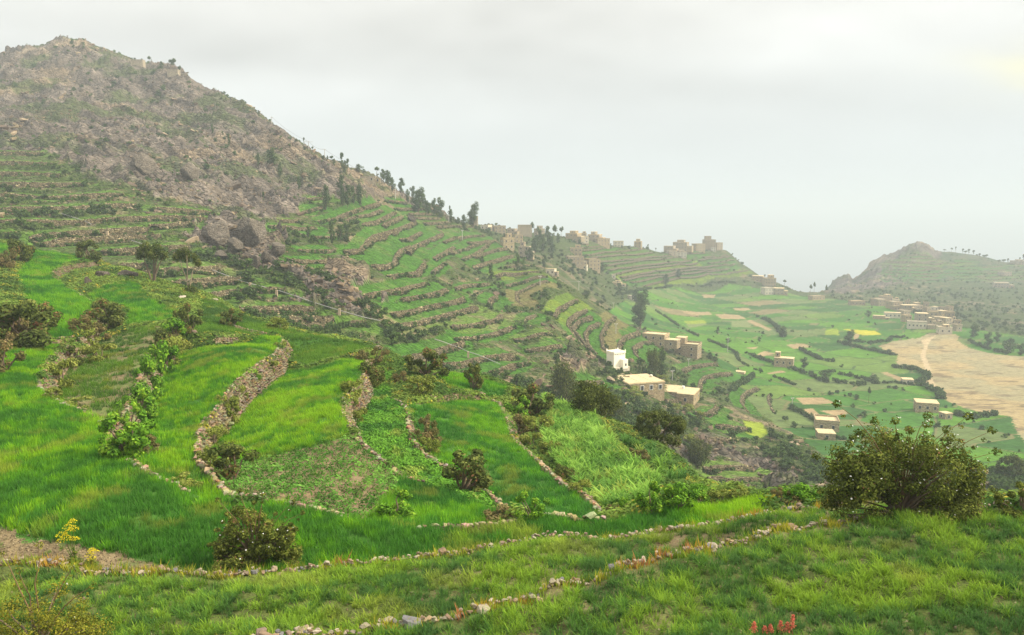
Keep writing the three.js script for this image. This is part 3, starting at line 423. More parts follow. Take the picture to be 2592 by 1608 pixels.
{
  const pos = new Float32Array(NC * NR * 3), col = new Float32Array(NC * NR * 3);
  for (let i = 0; i < NC; i++) for (let j = 0; j < NR; j++) { const a = i * NR + j, X = UC[i] * ZR[j]; pos[a * 3] = X; pos[a * 3 + 1] = EYE + landY[a]; pos[a * 3 + 2] = -ZR[j]; const c = colour(a, X, ZR[j]); col[a * 3] = c[0]; col[a * 3 + 1] = c[1]; col[a * 3 + 2] = c[2]; }
  const nor = new Float32Array(NC * NR * 3);
  { const g = new THREE.Vector3(), u = new THREE.Vector3(), v = new THREE.Vector3(); const P = (a, o) => o.fromArray(pos, a * 3);
    for (let i = 0; i < NC; i++) for (let j = 0; j < NR; j++) { const a = i * NR + j, l = i ? a - NR : a, r = i < NC - 1 ? a + NR : a, d = j ? a - 1 : a, t = j < NR - 1 ? a + 1 : a; u.fromArray(pos, r * 3).sub(g.fromArray(pos, l * 3)); v.fromArray(pos, t * 3).sub(g.fromArray(pos, d * 3)); u.cross(v).normalize(); if (u.y < 0) u.negate(); u.toArray(nor, a * 3); } }
  const sheet = (name, m, want, tile) => {
    const map = new Int32Array(NC * NR).fill(-1), p = [], c = [], nn = [], uv = [], ix = []; let n = 0;
    const id = (a) => { if (map[a] < 0) { map[a] = n++; p.push(pos[a * 3], pos[a * 3 + 1], pos[a * 3 + 2]); c.push(col[a * 3], col[a * 3 + 1], col[a * 3 + 2]); nn.push(nor[a * 3], nor[a * 3 + 1], nor[a * 3 + 2]); uv.push(pos[a * 3] / tile, (pos[a * 3 + 2] - 0.6 * pos[a * 3 + 1]) / tile); } return map[a]; };
    for (let i = 0; i < NC - 1; i++) for (let j = 0; j < NR - 1; j++) { const a = i * NR + j; if (!want(knot[a], a)) continue; const A = id(a), Bq = id(a + NR), Cq = id(a + NR + 1), D = id(a + 1); ix.push(A, Bq, Cq, A, Cq, D); }
    const g = new THREE.BufferGeometry(); g.setAttribute('position', new THREE.Float32BufferAttribute(p, 3)); g.setAttribute('color', new THREE.Float32BufferAttribute(c, 3)); g.setAttribute('uv', new THREE.Float32BufferAttribute(uv, 2)); g.setAttribute('normal', new THREE.Float32BufferAttribute(nn, 3)); g.setIndex(ix);
    top(new THREE.Mesh(g, m), name, null, null, null, 'structure');
  };
  sheet('ground', MAT.soil, (k) => k < LI['gully'] - 1, 2.6);
  const field = (a) => zone[a] >= Z_VALLEY && zone[a + 1] >= Z_VALLEY;
  sheet('mountain', MAT.hill, (k, a) => k >= LI['gully'] - 1 && k < LI['behind'] && !field(a), 26);
  sheet('valley', MAT.plain, (k, a) => k < LI['drop'] && k >= LI['gully'] - 1 && field(a), 21);
  sheet('slopes', MAT.hill, (k, a) => k >= LI['behind'] && k < LI['ridge 2'] && !field(a), 26);
  sheet('hills', MAT.hill, (k, a) => k >= LI['ridge 2'] && k < LI['drop'] && !field(a), 26);
  sheet('terrain', MAT.plain, (k) => k >= LI['drop'], 90);
}

// ------------------------------------------------------------------ stones
function stoneGeo(seed, flat3 = [1, 0.7, 0.85], n = 16, tint = [0.42, 0.34, 0.25]) {
  const R = rng(seed), pts = []; for (let i = 0; i < n; i++) { const v = new THREE.Vector3(R() - 0.5, R() - 0.5, R() - 0.5).normalize().multiplyScalar(0.42 + 0.1 * R()); v.x = Math.sign(v.x) * Math.pow(Math.abs(v.x) * 2, 0.7) / 2; v.z = Math.sign(v.z) * Math.pow(Math.abs(v.z) * 2, 0.7) / 2; pts.push(v.multiply(new THREE.Vector3(...flat3))); }
  const g = new ConvexGeometry(pts), m = g.attributes.position.count, c = new Float32Array(m * 3), uv = new Float32Array(m * 2), p = g.attributes.position;
  for (let i = 0; i < m; i++) { c[i * 3] = tint[0]; c[i * 3 + 1] = tint[1]; c[i * 3 + 2] = tint[2]; uv[i * 2] = p.getX(i) * 0.5 + p.getZ(i) * 0.31; uv[i * 2 + 1] = p.getY(i) * 0.5 + p.getZ(i) * 0.27; }
  g.setAttribute('color', new THREE.BufferAttribute(c, 3)); g.setAttribute('uv', new THREE.BufferAttribute(uv, 2)); g.computeVertexNormals(); return g;
}
const STONES = [[0.42, 0.36, 0.25], [0.33, 0.285, 0.2], [0.46, 0.385, 0.29], [0.27, 0.2, 0.15], [0.42, 0.31, 0.19], [0.22, 0.21, 0.21], [0.52, 0.44, 0.34], [0.36, 0.28, 0.19], [0.3, 0.21, 0.14]].map((t, i) => stoneGeo(40 + i, [1, 0.62 + 0.2 * h2(i, 4), 0.85], 15 + (i % 3) * 3, t));
const M4 = new THREE.Matrix4(), Q4 = new THREE.Quaternion(), E3 = new THREE.Euler(), V3 = new THREE.Vector3(), S3 = new THREE.Vector3();
function copies(geo, mat, list) {   // list of [x, y, z, sx, sy, sz, rx, ry, rz, color]
  const m = new THREE.InstancedMesh(geo, mat, list.length), c = new THREE.Color();
  list.forEach((l, i) => { m.setMatrixAt(i, M4.compose(V3.set(l[0], l[1], l[2]), Q4.setFromEuler(E3.set(l[6], l[7], l[8], 'YXZ')), S3.set(l[3], l[4], l[5]))); if (l[9]) m.setColorAt(i, c.setRGB(...l[9])); });
  return shade(m);
}
// walk along a wall at even steps: [X, Z, Y of its top, drop, right-hand normal]
function walk(pts, step) {
  const out = []; let left = 0;
  for (let k = 0; k < pts.length - 1; k++) { const p = pts[k], q = pts[k + 1], l = Math.hypot(q.X - p.X, q.Z - p.Z); if (l < 1e-4) continue; const ex = (q.X - p.X) / l, ez = (q.Z - p.Z) / l; let t = left; for (; t < l; t += step) out.push({ X: p.X + ex * t, Z: p.Z + ez * t, d: mix(p.d, q.d, t / l), nx: ez, nz: -ex, s: t }); left = t - l; }
  const q = pts[pts.length - 1], b = out[out.length - 1]; if (b) out.push({ ...b, X: q.X, Z: q.Z, d: q.d });
  for (let i = 0; i < out.length; i++) { let nx = 0, nz = 0; for (let e = -2; e <= 2; e++) { const o = out[clamp(i + e, 0, out.length - 1)]; nx += o.nx; nz += o.nz; } const n = Math.hypot(nx, nz) || 1; out[i].mx = nx / n; out[i].mz = nz / n; }
  return out;
}
function ribbon(w, step) {   // the body of a dry stone wall: battered face, rough top, back against the earth
  const path = walk(w.pts, step), p = [], uv = [], ix = [], rows = 5; let arc = 0; const tile = w.far ? 9 : 4.4;
  path.forEach((o, i) => {
    if (i) arc += Math.hypot(o.X - path[i - 1].X, o.Z - path[i - 1].Z);
    const end = Math.min(1, Math.min(i, path.length - 1 - i) / 3 + 0.12), hi = w.far ? 1.2 + o.Z * 0.004 : 0.7, topY = Math.min(sample(baseY, o.X, o.Z), ground(o.X - o.mx * hi, o.Z - o.mz * hi) + (w.far ? 0.1 : 0.02)) + (w.far ? 0.2 : 0.06) + (w.far ? 0.5 : 0.16) * (vnoise(arc * (w.far ? 0.5 : 1.6), o.X) - 0.5), foot = o.d + (w.far ? 0.3 : 0.4), thick = w.far ? 0.6 : 0.3, batter = 0.12 * o.d + (w.far ? 0.3 : 0.15) + o.Z * (w.far ? 0.0024 : 0.004);
    const wob = (q) => (w.far ? 0.5 : 0.22) * (fbm(arc * (w.far ? 0.35 : 0.9), q * 1.7 + o.X * 0.01, 2) - 0.5);
    const prof = [[-thick, -0.4 - foot * 0.3], [-thick * 0.9, 0], [0.05, 0.02], [0.1 + batter * 0.35 + wob(1), -foot * 0.4], [batter * 0.75 + wob(2), -foot * 0.75], [batter + wob(3), -foot * end - 0.15]];
    prof.forEach(([n, y], r) => { p.push(o.X + o.mx * n, EYE + topY + y * (r > 2 ? end : 1) - (1 - end) * 0.3, -(o.Z + o.mz * n)); uv.push(arc / tile, (r < 3 ? n + 1.5 : 1.5 - y) / tile); });
    if (i) for (let r = 0; r < rows; r++) { const a = (i - 1) * 6 + r, b = i * 6 + r; ix.push(a, a + 1, b, a + 1, b + 1, b); }
  });
  const g = new THREE.BufferGeometry(); g.setAttribute('position', new THREE.Float32BufferAttribute(p, 3)); g.setAttribute('uv', new THREE.Float32BufferAttribute(uv, 2)); g.setIndex(ix); g.computeVertexNormals(); return g;
}
const groupCount = {};
const farWalls = WALLS.filter((w) => w.far);
for (const g of new Set(farWalls.map((w) => w.group))) farWalls.filter((w) => w.group === g).sort((a, b) => a.py - b.py).forEach((w, i) => { w.nth = i + 1; });
const WHERE = { [groupA]: 'overgrown dry stone terrace wall on the left mountain flank', [groupB]: 'brown dry stone terrace wall on the spur in the middle', [groupC]: 'curved dry stone terrace wall round the spur end', [groupN]: 'low narrow terrace wall between larger ones on the middle slope' };
for (const w of WALLS) {
  if (w.look === 'row') continue;
  if (w.far) { const m = new THREE.Group(), R = rng(800 + WALLS.indexOf(w)), st = []; part(m, 'core', ribbon(w, 1.6), MAT.wallFar); if (w.pts[0].Z < 560) { for (const o of walk(w.pts, 0.5)) { const bat = 0.12 * o.d + 0.3 + o.Z * 0.0024, y0 = EYE + Math.min(sample(baseY, o.X, o.Z), ground(o.X - o.mx * (1.2 + o.Z * 0.004), o.Z - o.mz * (1.2 + o.Z * 0.004)) + 0.1) + 0.15; for (let y = 0; y < o.d + 0.3; y += 0.5) { if (R() < 0.3) continue; const s = 0.34 + 0.5 * R() * R(), t = R(), k = 0.55 + 0.75 * R(); st.push([o.X + o.mx * (bat * (y / (o.d + 0.3)) + 0.1) + (R() - 0.5) * 0.3, y0 - y * 0.9, -(o.Z + o.mz * (bat * (y / (o.d + 0.3)) + 0.1)) + (R() - 0.5) * 0.3, s * 1.4, s * 0.9, s, R(), R() * 6.3, R(), t < 0.26 ? [0.24, 0.23, 0.18] : t < 0.8 ? [0.62 * k, 0.6 * k, 0.5 * k] : [1.05 * k, 1.0 * k, 0.82 * k]]); } } const sm = copies(STONES[0], MAT.stone, st); sm.name = 'stones'; tag(sm, null, null, null, 'stuff'); m.add(sm); } top(m, 'terrace_wall', WHERE[w.group] ? WHERE[w.group] + ', ' + nth(w.nth) + ' from the top' : 'hazy dry stone ' + w.group.replace('walls', 'wall').replace('the villages', 'the village') + ', ' + nth(w.nth) + ' from the top', 'terrace wall', w.group, 'thing'); continue; }
  const g = top(new THREE.Group(), 'terrace_wall', w.label, 'terrace wall', 'dry stone walls between the near fields', 'thing'), R = rng(500 + WALLS.indexOf(w)), face = [], cap = [];
  part(g, 'core', ribbon(w, 0.5), MAT.wallNear);
  for (const o of walk(w.pts, 0.2)) {
    const y0 = EYE + Math.min(sample(baseY, o.X, o.Z), ground(o.X - o.mx * 0.7, o.Z - o.mz * 0.7) + 0.02), big = 0.13 + 0.08 * R() + (R() < 0.1 ? 0.1 : 0), push = (arr, n, y, s) => arr.push([o.X + o.mx * n + (R() - 0.5) * 0.08, y, -(o.Z + o.mz * n) + (R() - 0.5) * 0.08, s * (1 + 0.5 * R()), s * (0.7 + 0.4 * R()), s, (R() - 0.5) * 0.7, R() * 6.3, (R() - 0.5) * 0.7]);
    if (R() < 0.93) push(cap, -0.05 - 0.2 * R(), y0 + 0.1 + 0.06 * R(), big * 1.15);
    
    if (o.d > 0.7) for (let y = 0.12; y < o.d; y += 0.19) if (R() < 0.85) push(face, (0.12 * o.d + 0.15 + o.Z * 0.004) * (y / o.d) + 0.06, y0 - y, big * (R() < 0.1 ? 1.9 : 1.3));
  }
  const cm = copies(STONES[0], MAT.stone, cap.map((l) => [...l, pick(R)])); cm.name = 'coping_stones'; tag(cm, null, null, null, 'stuff'); g.add(cm);
  if (face.length) { const fm = copies(STONES[1], MAT.stone, face.map((l) => [...l, pick(R, 0.9)])); fm.name = 'face_stones'; tag(fm, null, null, null, 'stuff'); g.add(fm); }
}
function pick(R, k = 1.05) { const t = R(); const c = t < 0.35 ? [1, 0.98, 0.92] : t < 0.6 ? [0.72, 0.69, 0.62] : t < 0.85 ? [0.92, 0.8, 0.62] : [0.5, 0.46, 0.44]; return c.map((v) => v * k * (0.8 + 0.4 * R())); }

// the two rows of single stones across the foreground
function stoneRow(name, label, pts, step, size, R, gap) {
  const g = top(new THREE.Group(), name, label, 'stone bund');
  for (const o of walk(pts, step)) {
    if (Math.abs(o.X / o.Z) > 0.74 || fbm(o.X * 0.35 + gap, 3, 2) < 0.06) continue;
    const layers = R() < 0.3 ? 2 : 1;
    for (let k = 0; k < layers; k++) {
      const s = size * (0.45 + 0.85 * R() * R() + 0.2 * R()) * (R() < 0.07 ? 1.9 : 1), X = o.X + (R() - 0.5) * 0.12 + k * 0.1, Z = o.Z - 0.06 + (R() - 0.5) * 0.22;
      const m = part(g, numberedIn(g, 'stone'), STONES[Math.floor(R() * STONES.length)], MAT.stone);
      m.position.set(X, EYE + ground(X, Z - 0.2) + s * 0.2 + 0.015 + k * size * 0.45, -Z); m.rotation.set((R() - 0.5) * 0.6, R() * 6.3, (R() - 0.5) * 0.6); m.scale.set(s * (1 + 0.4 * R()), s * (0.8 + 0.4 * R()), s);
    }
  }
}
function numberedIn(g, n) { const k = (g.userData.c ??= {}); k[n] = (k[n] ?? -1) + 1; const r = k[n] ? n + '_' + String(k[n]).padStart(3, '0') : n; return r; }
stoneRow('stone_bund', 'row of pale field stones along the edge of the nearest barley field', rowB, 0.08, 0.145, rng(61), 2);
stoneRow('stone_bund', 'row of rough stones between the second barley field and the broad green field', rowC, 0.075, 0.14, rng(62), 9);
{
  const one = (px, py, w, geo, label, sy = 0.7) => { const p = at(px, py), s = w * p.Z / FPX; const m = new THREE.Mesh(geo, MAT.stone); m.position.set(p.X, EYE + p.Y + s * 0.18, -p.Z); m.scale.set(s * 1.1, s * sy * 1.3, s); m.rotation.set(0.1, px, 0.05); top(m, 'boulder', label, 'boulder', 'single boulders'); };
  one(1042, 1588, 66, STONES[5], 'grey boulder, the largest stone along the nearest bund at the bottom of the view', 0.72);
  one(765, 1606, 52, STONES[7], 'flat brown stone at the bottom edge, left end of the nearest stone row', 0.5);
  one(1224, 1552, 48, STONES[0], 'pale flat boulder right of the grey boulder in the nearest stone row', 0.6);
  one(1366, 1523, 28, STONES[4], 'rounded tan boulder in the middle of the nearest stone row');
  one(258, 1375, 15, STONES[1], 'single dark stone on the edge of the bare soil strip', 0.6);
  one(460, 762, 36, STONES[6], 'long flat white boulder on the grassy crest right of the two umbrella trees', 0.35);
  one(543, 765, 24, STONES[6], 'flat white block on the skyline right of the long white boulder', 0.5);
  one(955, 888, 30, STONES[2], 'pale boulder on the tip of the grassy spur', 0.7);
  one(490, 845, 22, STONES[3], 'brown boulder under the shrub at the head of the second bright field', 0.7);
}

// ------------------------------------------------------------------ small plants: tufts and leaves
function bag() { return { p: [], c: [], ix: [] }; }
function done(b, normals = true) { const g = new THREE.BufferGeometry(); g.setAttribute('position', new THREE.Float32BufferAttribute(b.p, 3)); g.setAttribute('color', new THREE.Float32BufferAttribute(b.c, 3)); g.setIndex(b.ix); g.computeVertexNormals(); return g; }
function blade(b, x, z, h, w, az, lean, bend, c0, c1, segs = 2, y0 = 0) {   // a narrow leaf that rises and bends over
  const dx = Math.cos(az), dz = Math.sin(az), sx = -dz, sz = dx, at0 = b.p.length / 3; let n = 0;
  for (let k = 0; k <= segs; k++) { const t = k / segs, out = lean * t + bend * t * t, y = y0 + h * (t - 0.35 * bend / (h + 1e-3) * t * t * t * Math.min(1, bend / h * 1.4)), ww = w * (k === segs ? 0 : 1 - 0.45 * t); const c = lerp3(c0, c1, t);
    if (k === segs) { b.p.push(x + dx * out, y, z + dz * out); b.c.push(...c); n++; } else { b.p.push(x + dx * out + sx * ww, y, z + dz * out + sz * ww, x + dx * out - sx * ww, y, z + dz * out - sz * ww); b.c.push(...c, ...c); n += 2; } }
  for (let k = 0; k < segs - 1; k++) { const a = at0 + k * 2; b.ix.push(a, a + 1, a + 2, a + 1, a + 3, a + 2); }
  const a = at0 + (segs - 1) * 2; b.ix.push(a, a + 1, a + 2);
}
function leaf(b, x, y, z, s, n, c, R, ratio = 0.55) {   // a small diamond-shaped leaf facing n
  const u = new THREE.Vector3(R() - 0.5, R() - 0.5, R() - 0.5).cross(n).normalize().multiplyScalar(s), v = new THREE.Vector3().crossVectors(n, u).normalize().multiplyScalar(s * ratio), a = b.p.length / 3;
  b.p.push(x - u.x, y - u.y, z - u.z, x + v.x, y + v.y, z + v.z, x + u.x, y + u.y, z + u.z, x - v.x, y - v.y, z - v.z); b.c.push(...c, ...c, ...c, ...c); b.ix.push(a, a + 1, a + 2, a, a + 2, a + 3);
}
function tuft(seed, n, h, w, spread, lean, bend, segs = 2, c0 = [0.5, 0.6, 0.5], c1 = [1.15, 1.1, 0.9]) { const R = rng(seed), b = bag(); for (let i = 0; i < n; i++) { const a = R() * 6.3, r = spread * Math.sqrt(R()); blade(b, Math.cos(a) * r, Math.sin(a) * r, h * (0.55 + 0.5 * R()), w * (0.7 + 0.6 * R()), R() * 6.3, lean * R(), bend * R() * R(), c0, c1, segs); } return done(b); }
function leafy(seed, n, rad, h, size, c = [1, 1, 1]) { const R = rng(seed), b = bag(), nv = new THREE.Vector3(); for (let i = 0; i < n; i++) { const a = R() * 6.3, q = Math.sqrt(R()), r = rad * q, y = h * Math.sqrt(1 - q * q * 0.9) * (0.45 + 0.6 * R()); nv.set(Math.cos(a) * q + R() - 0.5, 0.9, Math.sin(a) * q + R() - 0.5).normalize(); const k = 0.65 + 0.6 * R(); leaf(b, Math.cos(a) * r, y, Math.sin(a) * r, size * (0.7 + 0.6 * R()), nv, c.map((v) => v * k), R); } return done(b); }
const leafMat = (r, g, bl, tr = 0.3) => new THREE.MeshPhysicalMaterial({ color: new THREE.Color().setRGB(r, g, bl), vertexColors: true, roughness: 0.95, specularIntensity: 0.12, side: THREE.DoubleSide, transmission: tr, thickness: 0 });
const M_BLADE = leafMat(1, 1, 1, 0.42), M_LEAF = leafMat(1, 1, 1, 0.25);
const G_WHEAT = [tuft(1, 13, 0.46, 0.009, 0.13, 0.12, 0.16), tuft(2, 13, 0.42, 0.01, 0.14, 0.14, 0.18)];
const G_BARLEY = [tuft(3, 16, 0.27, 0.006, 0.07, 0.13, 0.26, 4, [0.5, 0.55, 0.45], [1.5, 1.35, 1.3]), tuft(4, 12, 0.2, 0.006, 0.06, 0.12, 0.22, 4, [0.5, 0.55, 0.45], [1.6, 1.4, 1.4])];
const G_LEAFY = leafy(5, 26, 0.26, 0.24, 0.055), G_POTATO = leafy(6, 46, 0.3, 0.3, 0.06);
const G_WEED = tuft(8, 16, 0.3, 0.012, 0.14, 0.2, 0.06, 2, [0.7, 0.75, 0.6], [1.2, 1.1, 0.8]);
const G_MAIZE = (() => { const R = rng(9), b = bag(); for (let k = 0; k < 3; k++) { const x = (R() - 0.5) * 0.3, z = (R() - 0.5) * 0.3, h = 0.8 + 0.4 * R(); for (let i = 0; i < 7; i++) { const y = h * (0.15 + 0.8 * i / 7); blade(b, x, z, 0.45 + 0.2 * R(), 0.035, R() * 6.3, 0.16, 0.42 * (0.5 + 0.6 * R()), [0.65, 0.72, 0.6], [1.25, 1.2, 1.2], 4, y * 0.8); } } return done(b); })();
const edge = new Float32Array(NC * NR); // how close a wall runs: crops keep off the stones
for (const w of WALLS) if (!w.far && w.look !== 'row') for (const o of walk(w.pts, 0.25)) eachVertex([o], 0.9, (a, X, Z) => { const v = 1 - Math.hypot(X - o.X, Z - o.Z) / 0.9; if (v > edge[a]) edge[a] = v; });
const inView = (X, Z, m = 0.77) => Math.abs(X / Z) < m;
// a crop: plants scattered over its polygon, thinner where the soil shows
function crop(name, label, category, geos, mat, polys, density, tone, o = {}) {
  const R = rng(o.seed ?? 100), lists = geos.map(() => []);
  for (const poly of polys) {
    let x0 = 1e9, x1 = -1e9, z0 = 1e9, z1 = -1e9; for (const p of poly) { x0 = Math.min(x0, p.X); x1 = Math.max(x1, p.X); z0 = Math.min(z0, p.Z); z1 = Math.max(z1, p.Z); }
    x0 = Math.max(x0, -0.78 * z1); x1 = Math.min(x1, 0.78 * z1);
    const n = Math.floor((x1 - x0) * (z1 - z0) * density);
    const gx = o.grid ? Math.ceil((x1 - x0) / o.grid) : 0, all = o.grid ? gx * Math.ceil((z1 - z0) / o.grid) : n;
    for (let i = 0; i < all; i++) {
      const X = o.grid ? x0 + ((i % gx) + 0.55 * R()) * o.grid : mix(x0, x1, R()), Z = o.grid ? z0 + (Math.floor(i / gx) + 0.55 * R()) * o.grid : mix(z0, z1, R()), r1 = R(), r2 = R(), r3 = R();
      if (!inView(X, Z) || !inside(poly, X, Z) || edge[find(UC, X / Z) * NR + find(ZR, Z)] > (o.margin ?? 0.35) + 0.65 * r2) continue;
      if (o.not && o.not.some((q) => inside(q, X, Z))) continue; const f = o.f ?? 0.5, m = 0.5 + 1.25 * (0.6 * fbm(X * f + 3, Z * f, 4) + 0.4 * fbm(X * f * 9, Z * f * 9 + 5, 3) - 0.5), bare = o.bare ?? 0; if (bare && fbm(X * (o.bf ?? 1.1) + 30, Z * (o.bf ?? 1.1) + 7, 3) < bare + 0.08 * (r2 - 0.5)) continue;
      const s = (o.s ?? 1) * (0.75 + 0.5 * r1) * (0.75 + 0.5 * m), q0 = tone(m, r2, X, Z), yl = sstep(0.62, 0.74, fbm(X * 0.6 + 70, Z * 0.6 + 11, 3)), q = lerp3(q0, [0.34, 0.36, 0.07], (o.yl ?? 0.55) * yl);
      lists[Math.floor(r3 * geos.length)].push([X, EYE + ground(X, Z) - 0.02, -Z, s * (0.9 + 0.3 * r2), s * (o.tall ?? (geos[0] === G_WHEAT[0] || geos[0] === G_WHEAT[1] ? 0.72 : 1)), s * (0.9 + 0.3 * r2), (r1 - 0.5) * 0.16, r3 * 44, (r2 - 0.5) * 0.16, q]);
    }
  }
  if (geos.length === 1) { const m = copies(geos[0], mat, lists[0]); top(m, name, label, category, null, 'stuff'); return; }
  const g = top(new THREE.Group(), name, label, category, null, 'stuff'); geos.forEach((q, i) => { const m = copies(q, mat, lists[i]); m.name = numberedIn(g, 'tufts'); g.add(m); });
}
const tones = (a, b, c) => (m, r) => { const t = sstep(0.32, 0.62, m); const q = t < 0.5 ? lerp3(a, b, t * 2) : lerp3(b, c, t * 2 - 1); const k = 0.8 + 0.4 * r; return q.map((v) => v * k); };
const T_WHEAT = tones([0.07, 0.22, 0.03], [0.13, 0.35, 0.02], [0.26, 0.47, 0.02]), T_DEEP = tones([0.06, 0.2, 0.035], [0.1, 0.31, 0.03], [0.19, 0.42, 0.025]), T_BARLEY = tones([0.06, 0.15, 0.035], [0.095, 0.22, 0.03], [0.19, 0.33, 0.03]), T_LEAFY = tones([0.05, 0.15, 0.02], [0.09, 0.25, 0.02], [0.13, 0.3, 0.03]), T_POT = tones([0.055, 0.14, 0.02], [0.08, 0.2, 0.025], [0.12, 0.27, 0.04]), T_THIN = tones([0.07, 0.15, 0.035], [0.09, 0.2, 0.03], [0.13, 0.26, 0.03]), T_MAIZE = tones([0.1, 0.22, 0.035], [0.16, 0.32, 0.045], [0.25, 0.42, 0.07]);
const T_WEED = (m, r) => r < 0.45 ? [0.38, 0.38, 0.05] : r < 0.56 ? [0.44, 0.28, 0.05] : r < 0.62 ? [0.4, 0.18, 0.09] : [0.16, 0.24, 0.03];
const zw = (n) => POLY[n], strip = (pts, a, b) => { const w = walk(pts, 0.6); return [[...w.map((o) => ({ X: o.X + o.mx * a, Z: o.Z + o.mz * a })), ...w.slice().reverse().map((o) => ({ X: o.X + o.mx * b, Z: o.Z + o.mz * b }))]]; };
const polyB = [[...rowB.map((p) => ({ X: p.X, Z: p.Z - 0.5 })), { X: -12, Z: 8 }, { X: 16, Z: 8 }, { X: 17, Z: 18 }]], polyBC = [[...rowC.map((p) => ({ X: p.X, Z: p.Z - 0.5 })), ...rowB.slice().reverse().map((p) => ({ X: p.X, Z: p.Z + 0.5 }))]];
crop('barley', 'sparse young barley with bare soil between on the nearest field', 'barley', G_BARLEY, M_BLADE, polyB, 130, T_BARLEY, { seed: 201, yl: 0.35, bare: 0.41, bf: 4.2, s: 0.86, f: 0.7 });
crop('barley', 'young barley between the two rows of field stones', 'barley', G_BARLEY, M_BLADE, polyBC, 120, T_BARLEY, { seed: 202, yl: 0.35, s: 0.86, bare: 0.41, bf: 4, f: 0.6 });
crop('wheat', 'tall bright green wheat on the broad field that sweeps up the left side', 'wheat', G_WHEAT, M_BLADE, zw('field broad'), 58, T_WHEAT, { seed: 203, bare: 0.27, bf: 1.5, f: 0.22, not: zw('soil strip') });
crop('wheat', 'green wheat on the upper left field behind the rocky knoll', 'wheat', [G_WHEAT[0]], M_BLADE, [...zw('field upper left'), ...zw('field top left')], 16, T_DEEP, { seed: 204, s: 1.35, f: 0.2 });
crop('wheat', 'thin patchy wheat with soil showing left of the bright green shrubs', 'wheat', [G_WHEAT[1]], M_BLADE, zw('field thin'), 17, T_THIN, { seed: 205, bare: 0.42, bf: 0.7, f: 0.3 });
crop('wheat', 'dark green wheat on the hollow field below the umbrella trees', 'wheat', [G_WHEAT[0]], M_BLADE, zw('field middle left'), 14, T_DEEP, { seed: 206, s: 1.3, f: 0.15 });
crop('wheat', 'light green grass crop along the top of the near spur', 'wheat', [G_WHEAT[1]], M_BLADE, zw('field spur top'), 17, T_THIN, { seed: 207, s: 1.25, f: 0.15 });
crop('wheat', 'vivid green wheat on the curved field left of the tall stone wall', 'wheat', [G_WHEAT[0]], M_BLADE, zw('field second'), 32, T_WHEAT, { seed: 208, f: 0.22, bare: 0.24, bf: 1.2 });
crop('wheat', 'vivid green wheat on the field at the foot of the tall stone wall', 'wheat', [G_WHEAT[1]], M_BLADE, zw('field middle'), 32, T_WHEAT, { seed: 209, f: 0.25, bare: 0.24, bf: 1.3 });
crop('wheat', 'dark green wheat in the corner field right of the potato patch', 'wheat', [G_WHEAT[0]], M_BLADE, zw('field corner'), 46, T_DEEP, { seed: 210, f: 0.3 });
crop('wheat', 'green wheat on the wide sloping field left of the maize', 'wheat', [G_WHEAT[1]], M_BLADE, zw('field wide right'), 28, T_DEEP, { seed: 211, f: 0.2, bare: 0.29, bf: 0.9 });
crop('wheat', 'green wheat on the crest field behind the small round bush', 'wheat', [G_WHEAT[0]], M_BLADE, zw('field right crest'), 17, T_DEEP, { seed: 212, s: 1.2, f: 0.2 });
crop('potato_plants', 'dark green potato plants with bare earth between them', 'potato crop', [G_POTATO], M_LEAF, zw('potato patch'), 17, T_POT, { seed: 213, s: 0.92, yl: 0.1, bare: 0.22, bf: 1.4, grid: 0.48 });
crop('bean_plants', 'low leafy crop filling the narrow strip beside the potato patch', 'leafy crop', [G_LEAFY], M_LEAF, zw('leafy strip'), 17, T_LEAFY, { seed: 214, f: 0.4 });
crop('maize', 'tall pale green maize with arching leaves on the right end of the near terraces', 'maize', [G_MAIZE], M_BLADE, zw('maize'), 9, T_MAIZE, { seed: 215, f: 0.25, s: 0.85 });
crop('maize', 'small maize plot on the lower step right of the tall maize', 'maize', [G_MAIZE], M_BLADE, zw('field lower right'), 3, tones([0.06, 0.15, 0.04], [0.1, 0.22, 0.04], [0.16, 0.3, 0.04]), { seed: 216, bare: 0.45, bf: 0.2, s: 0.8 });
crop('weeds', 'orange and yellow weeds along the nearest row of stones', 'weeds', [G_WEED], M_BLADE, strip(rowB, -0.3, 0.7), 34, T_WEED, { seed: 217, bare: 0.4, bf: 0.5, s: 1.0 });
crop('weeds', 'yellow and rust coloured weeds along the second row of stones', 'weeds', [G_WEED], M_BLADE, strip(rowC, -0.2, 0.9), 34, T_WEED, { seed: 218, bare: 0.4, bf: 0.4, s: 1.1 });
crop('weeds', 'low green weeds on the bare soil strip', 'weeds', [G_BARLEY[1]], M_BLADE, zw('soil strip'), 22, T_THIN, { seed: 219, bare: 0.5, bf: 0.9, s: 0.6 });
{ // rough growth on the edges of the near terraces
  const list = [], R = rng(77);
  for (let i = 0; i < 260000 && list.length < 42000; i++) { const j = find(ZR, 16 + 130 * R() ), c = Math.floor(R() * NC), a = c * NR + j; if (knot[a] >= LI['gully'] || zone[a] || !inView(UC[c], 1)) continue; const Z = ZR[j] + R() * 0.3, X = UC[c] * Z; if (Z < 23 && X < 13) continue; if (R() > Z / 60) continue; const m = fbm(X * 0.3, Z * 0.3, 3), r = R(), s = (0.7 + 0.8 * R()) * (1 + Z / 110); list.push([X, EYE + ground(X, Z) - 0.03, -Z, s, s * 0.9, s, 0, R() * 6.3, 0, r < 0.07 ? [0.34, 0.3, 0.04] : lerp3([0.06, 0.12, 0.02], [0.17, 0.25, 0.04], sstep(0.3, 0.7, m)).map((v) => v * (0.8 + 0.5 * r))]); }
  top(copies(G_LEAFY, M_LEAF, list), 'undergrowth', 'rough yellow green herbs on the banks between the near fields', 'undergrowth', null, 'stuff');
}
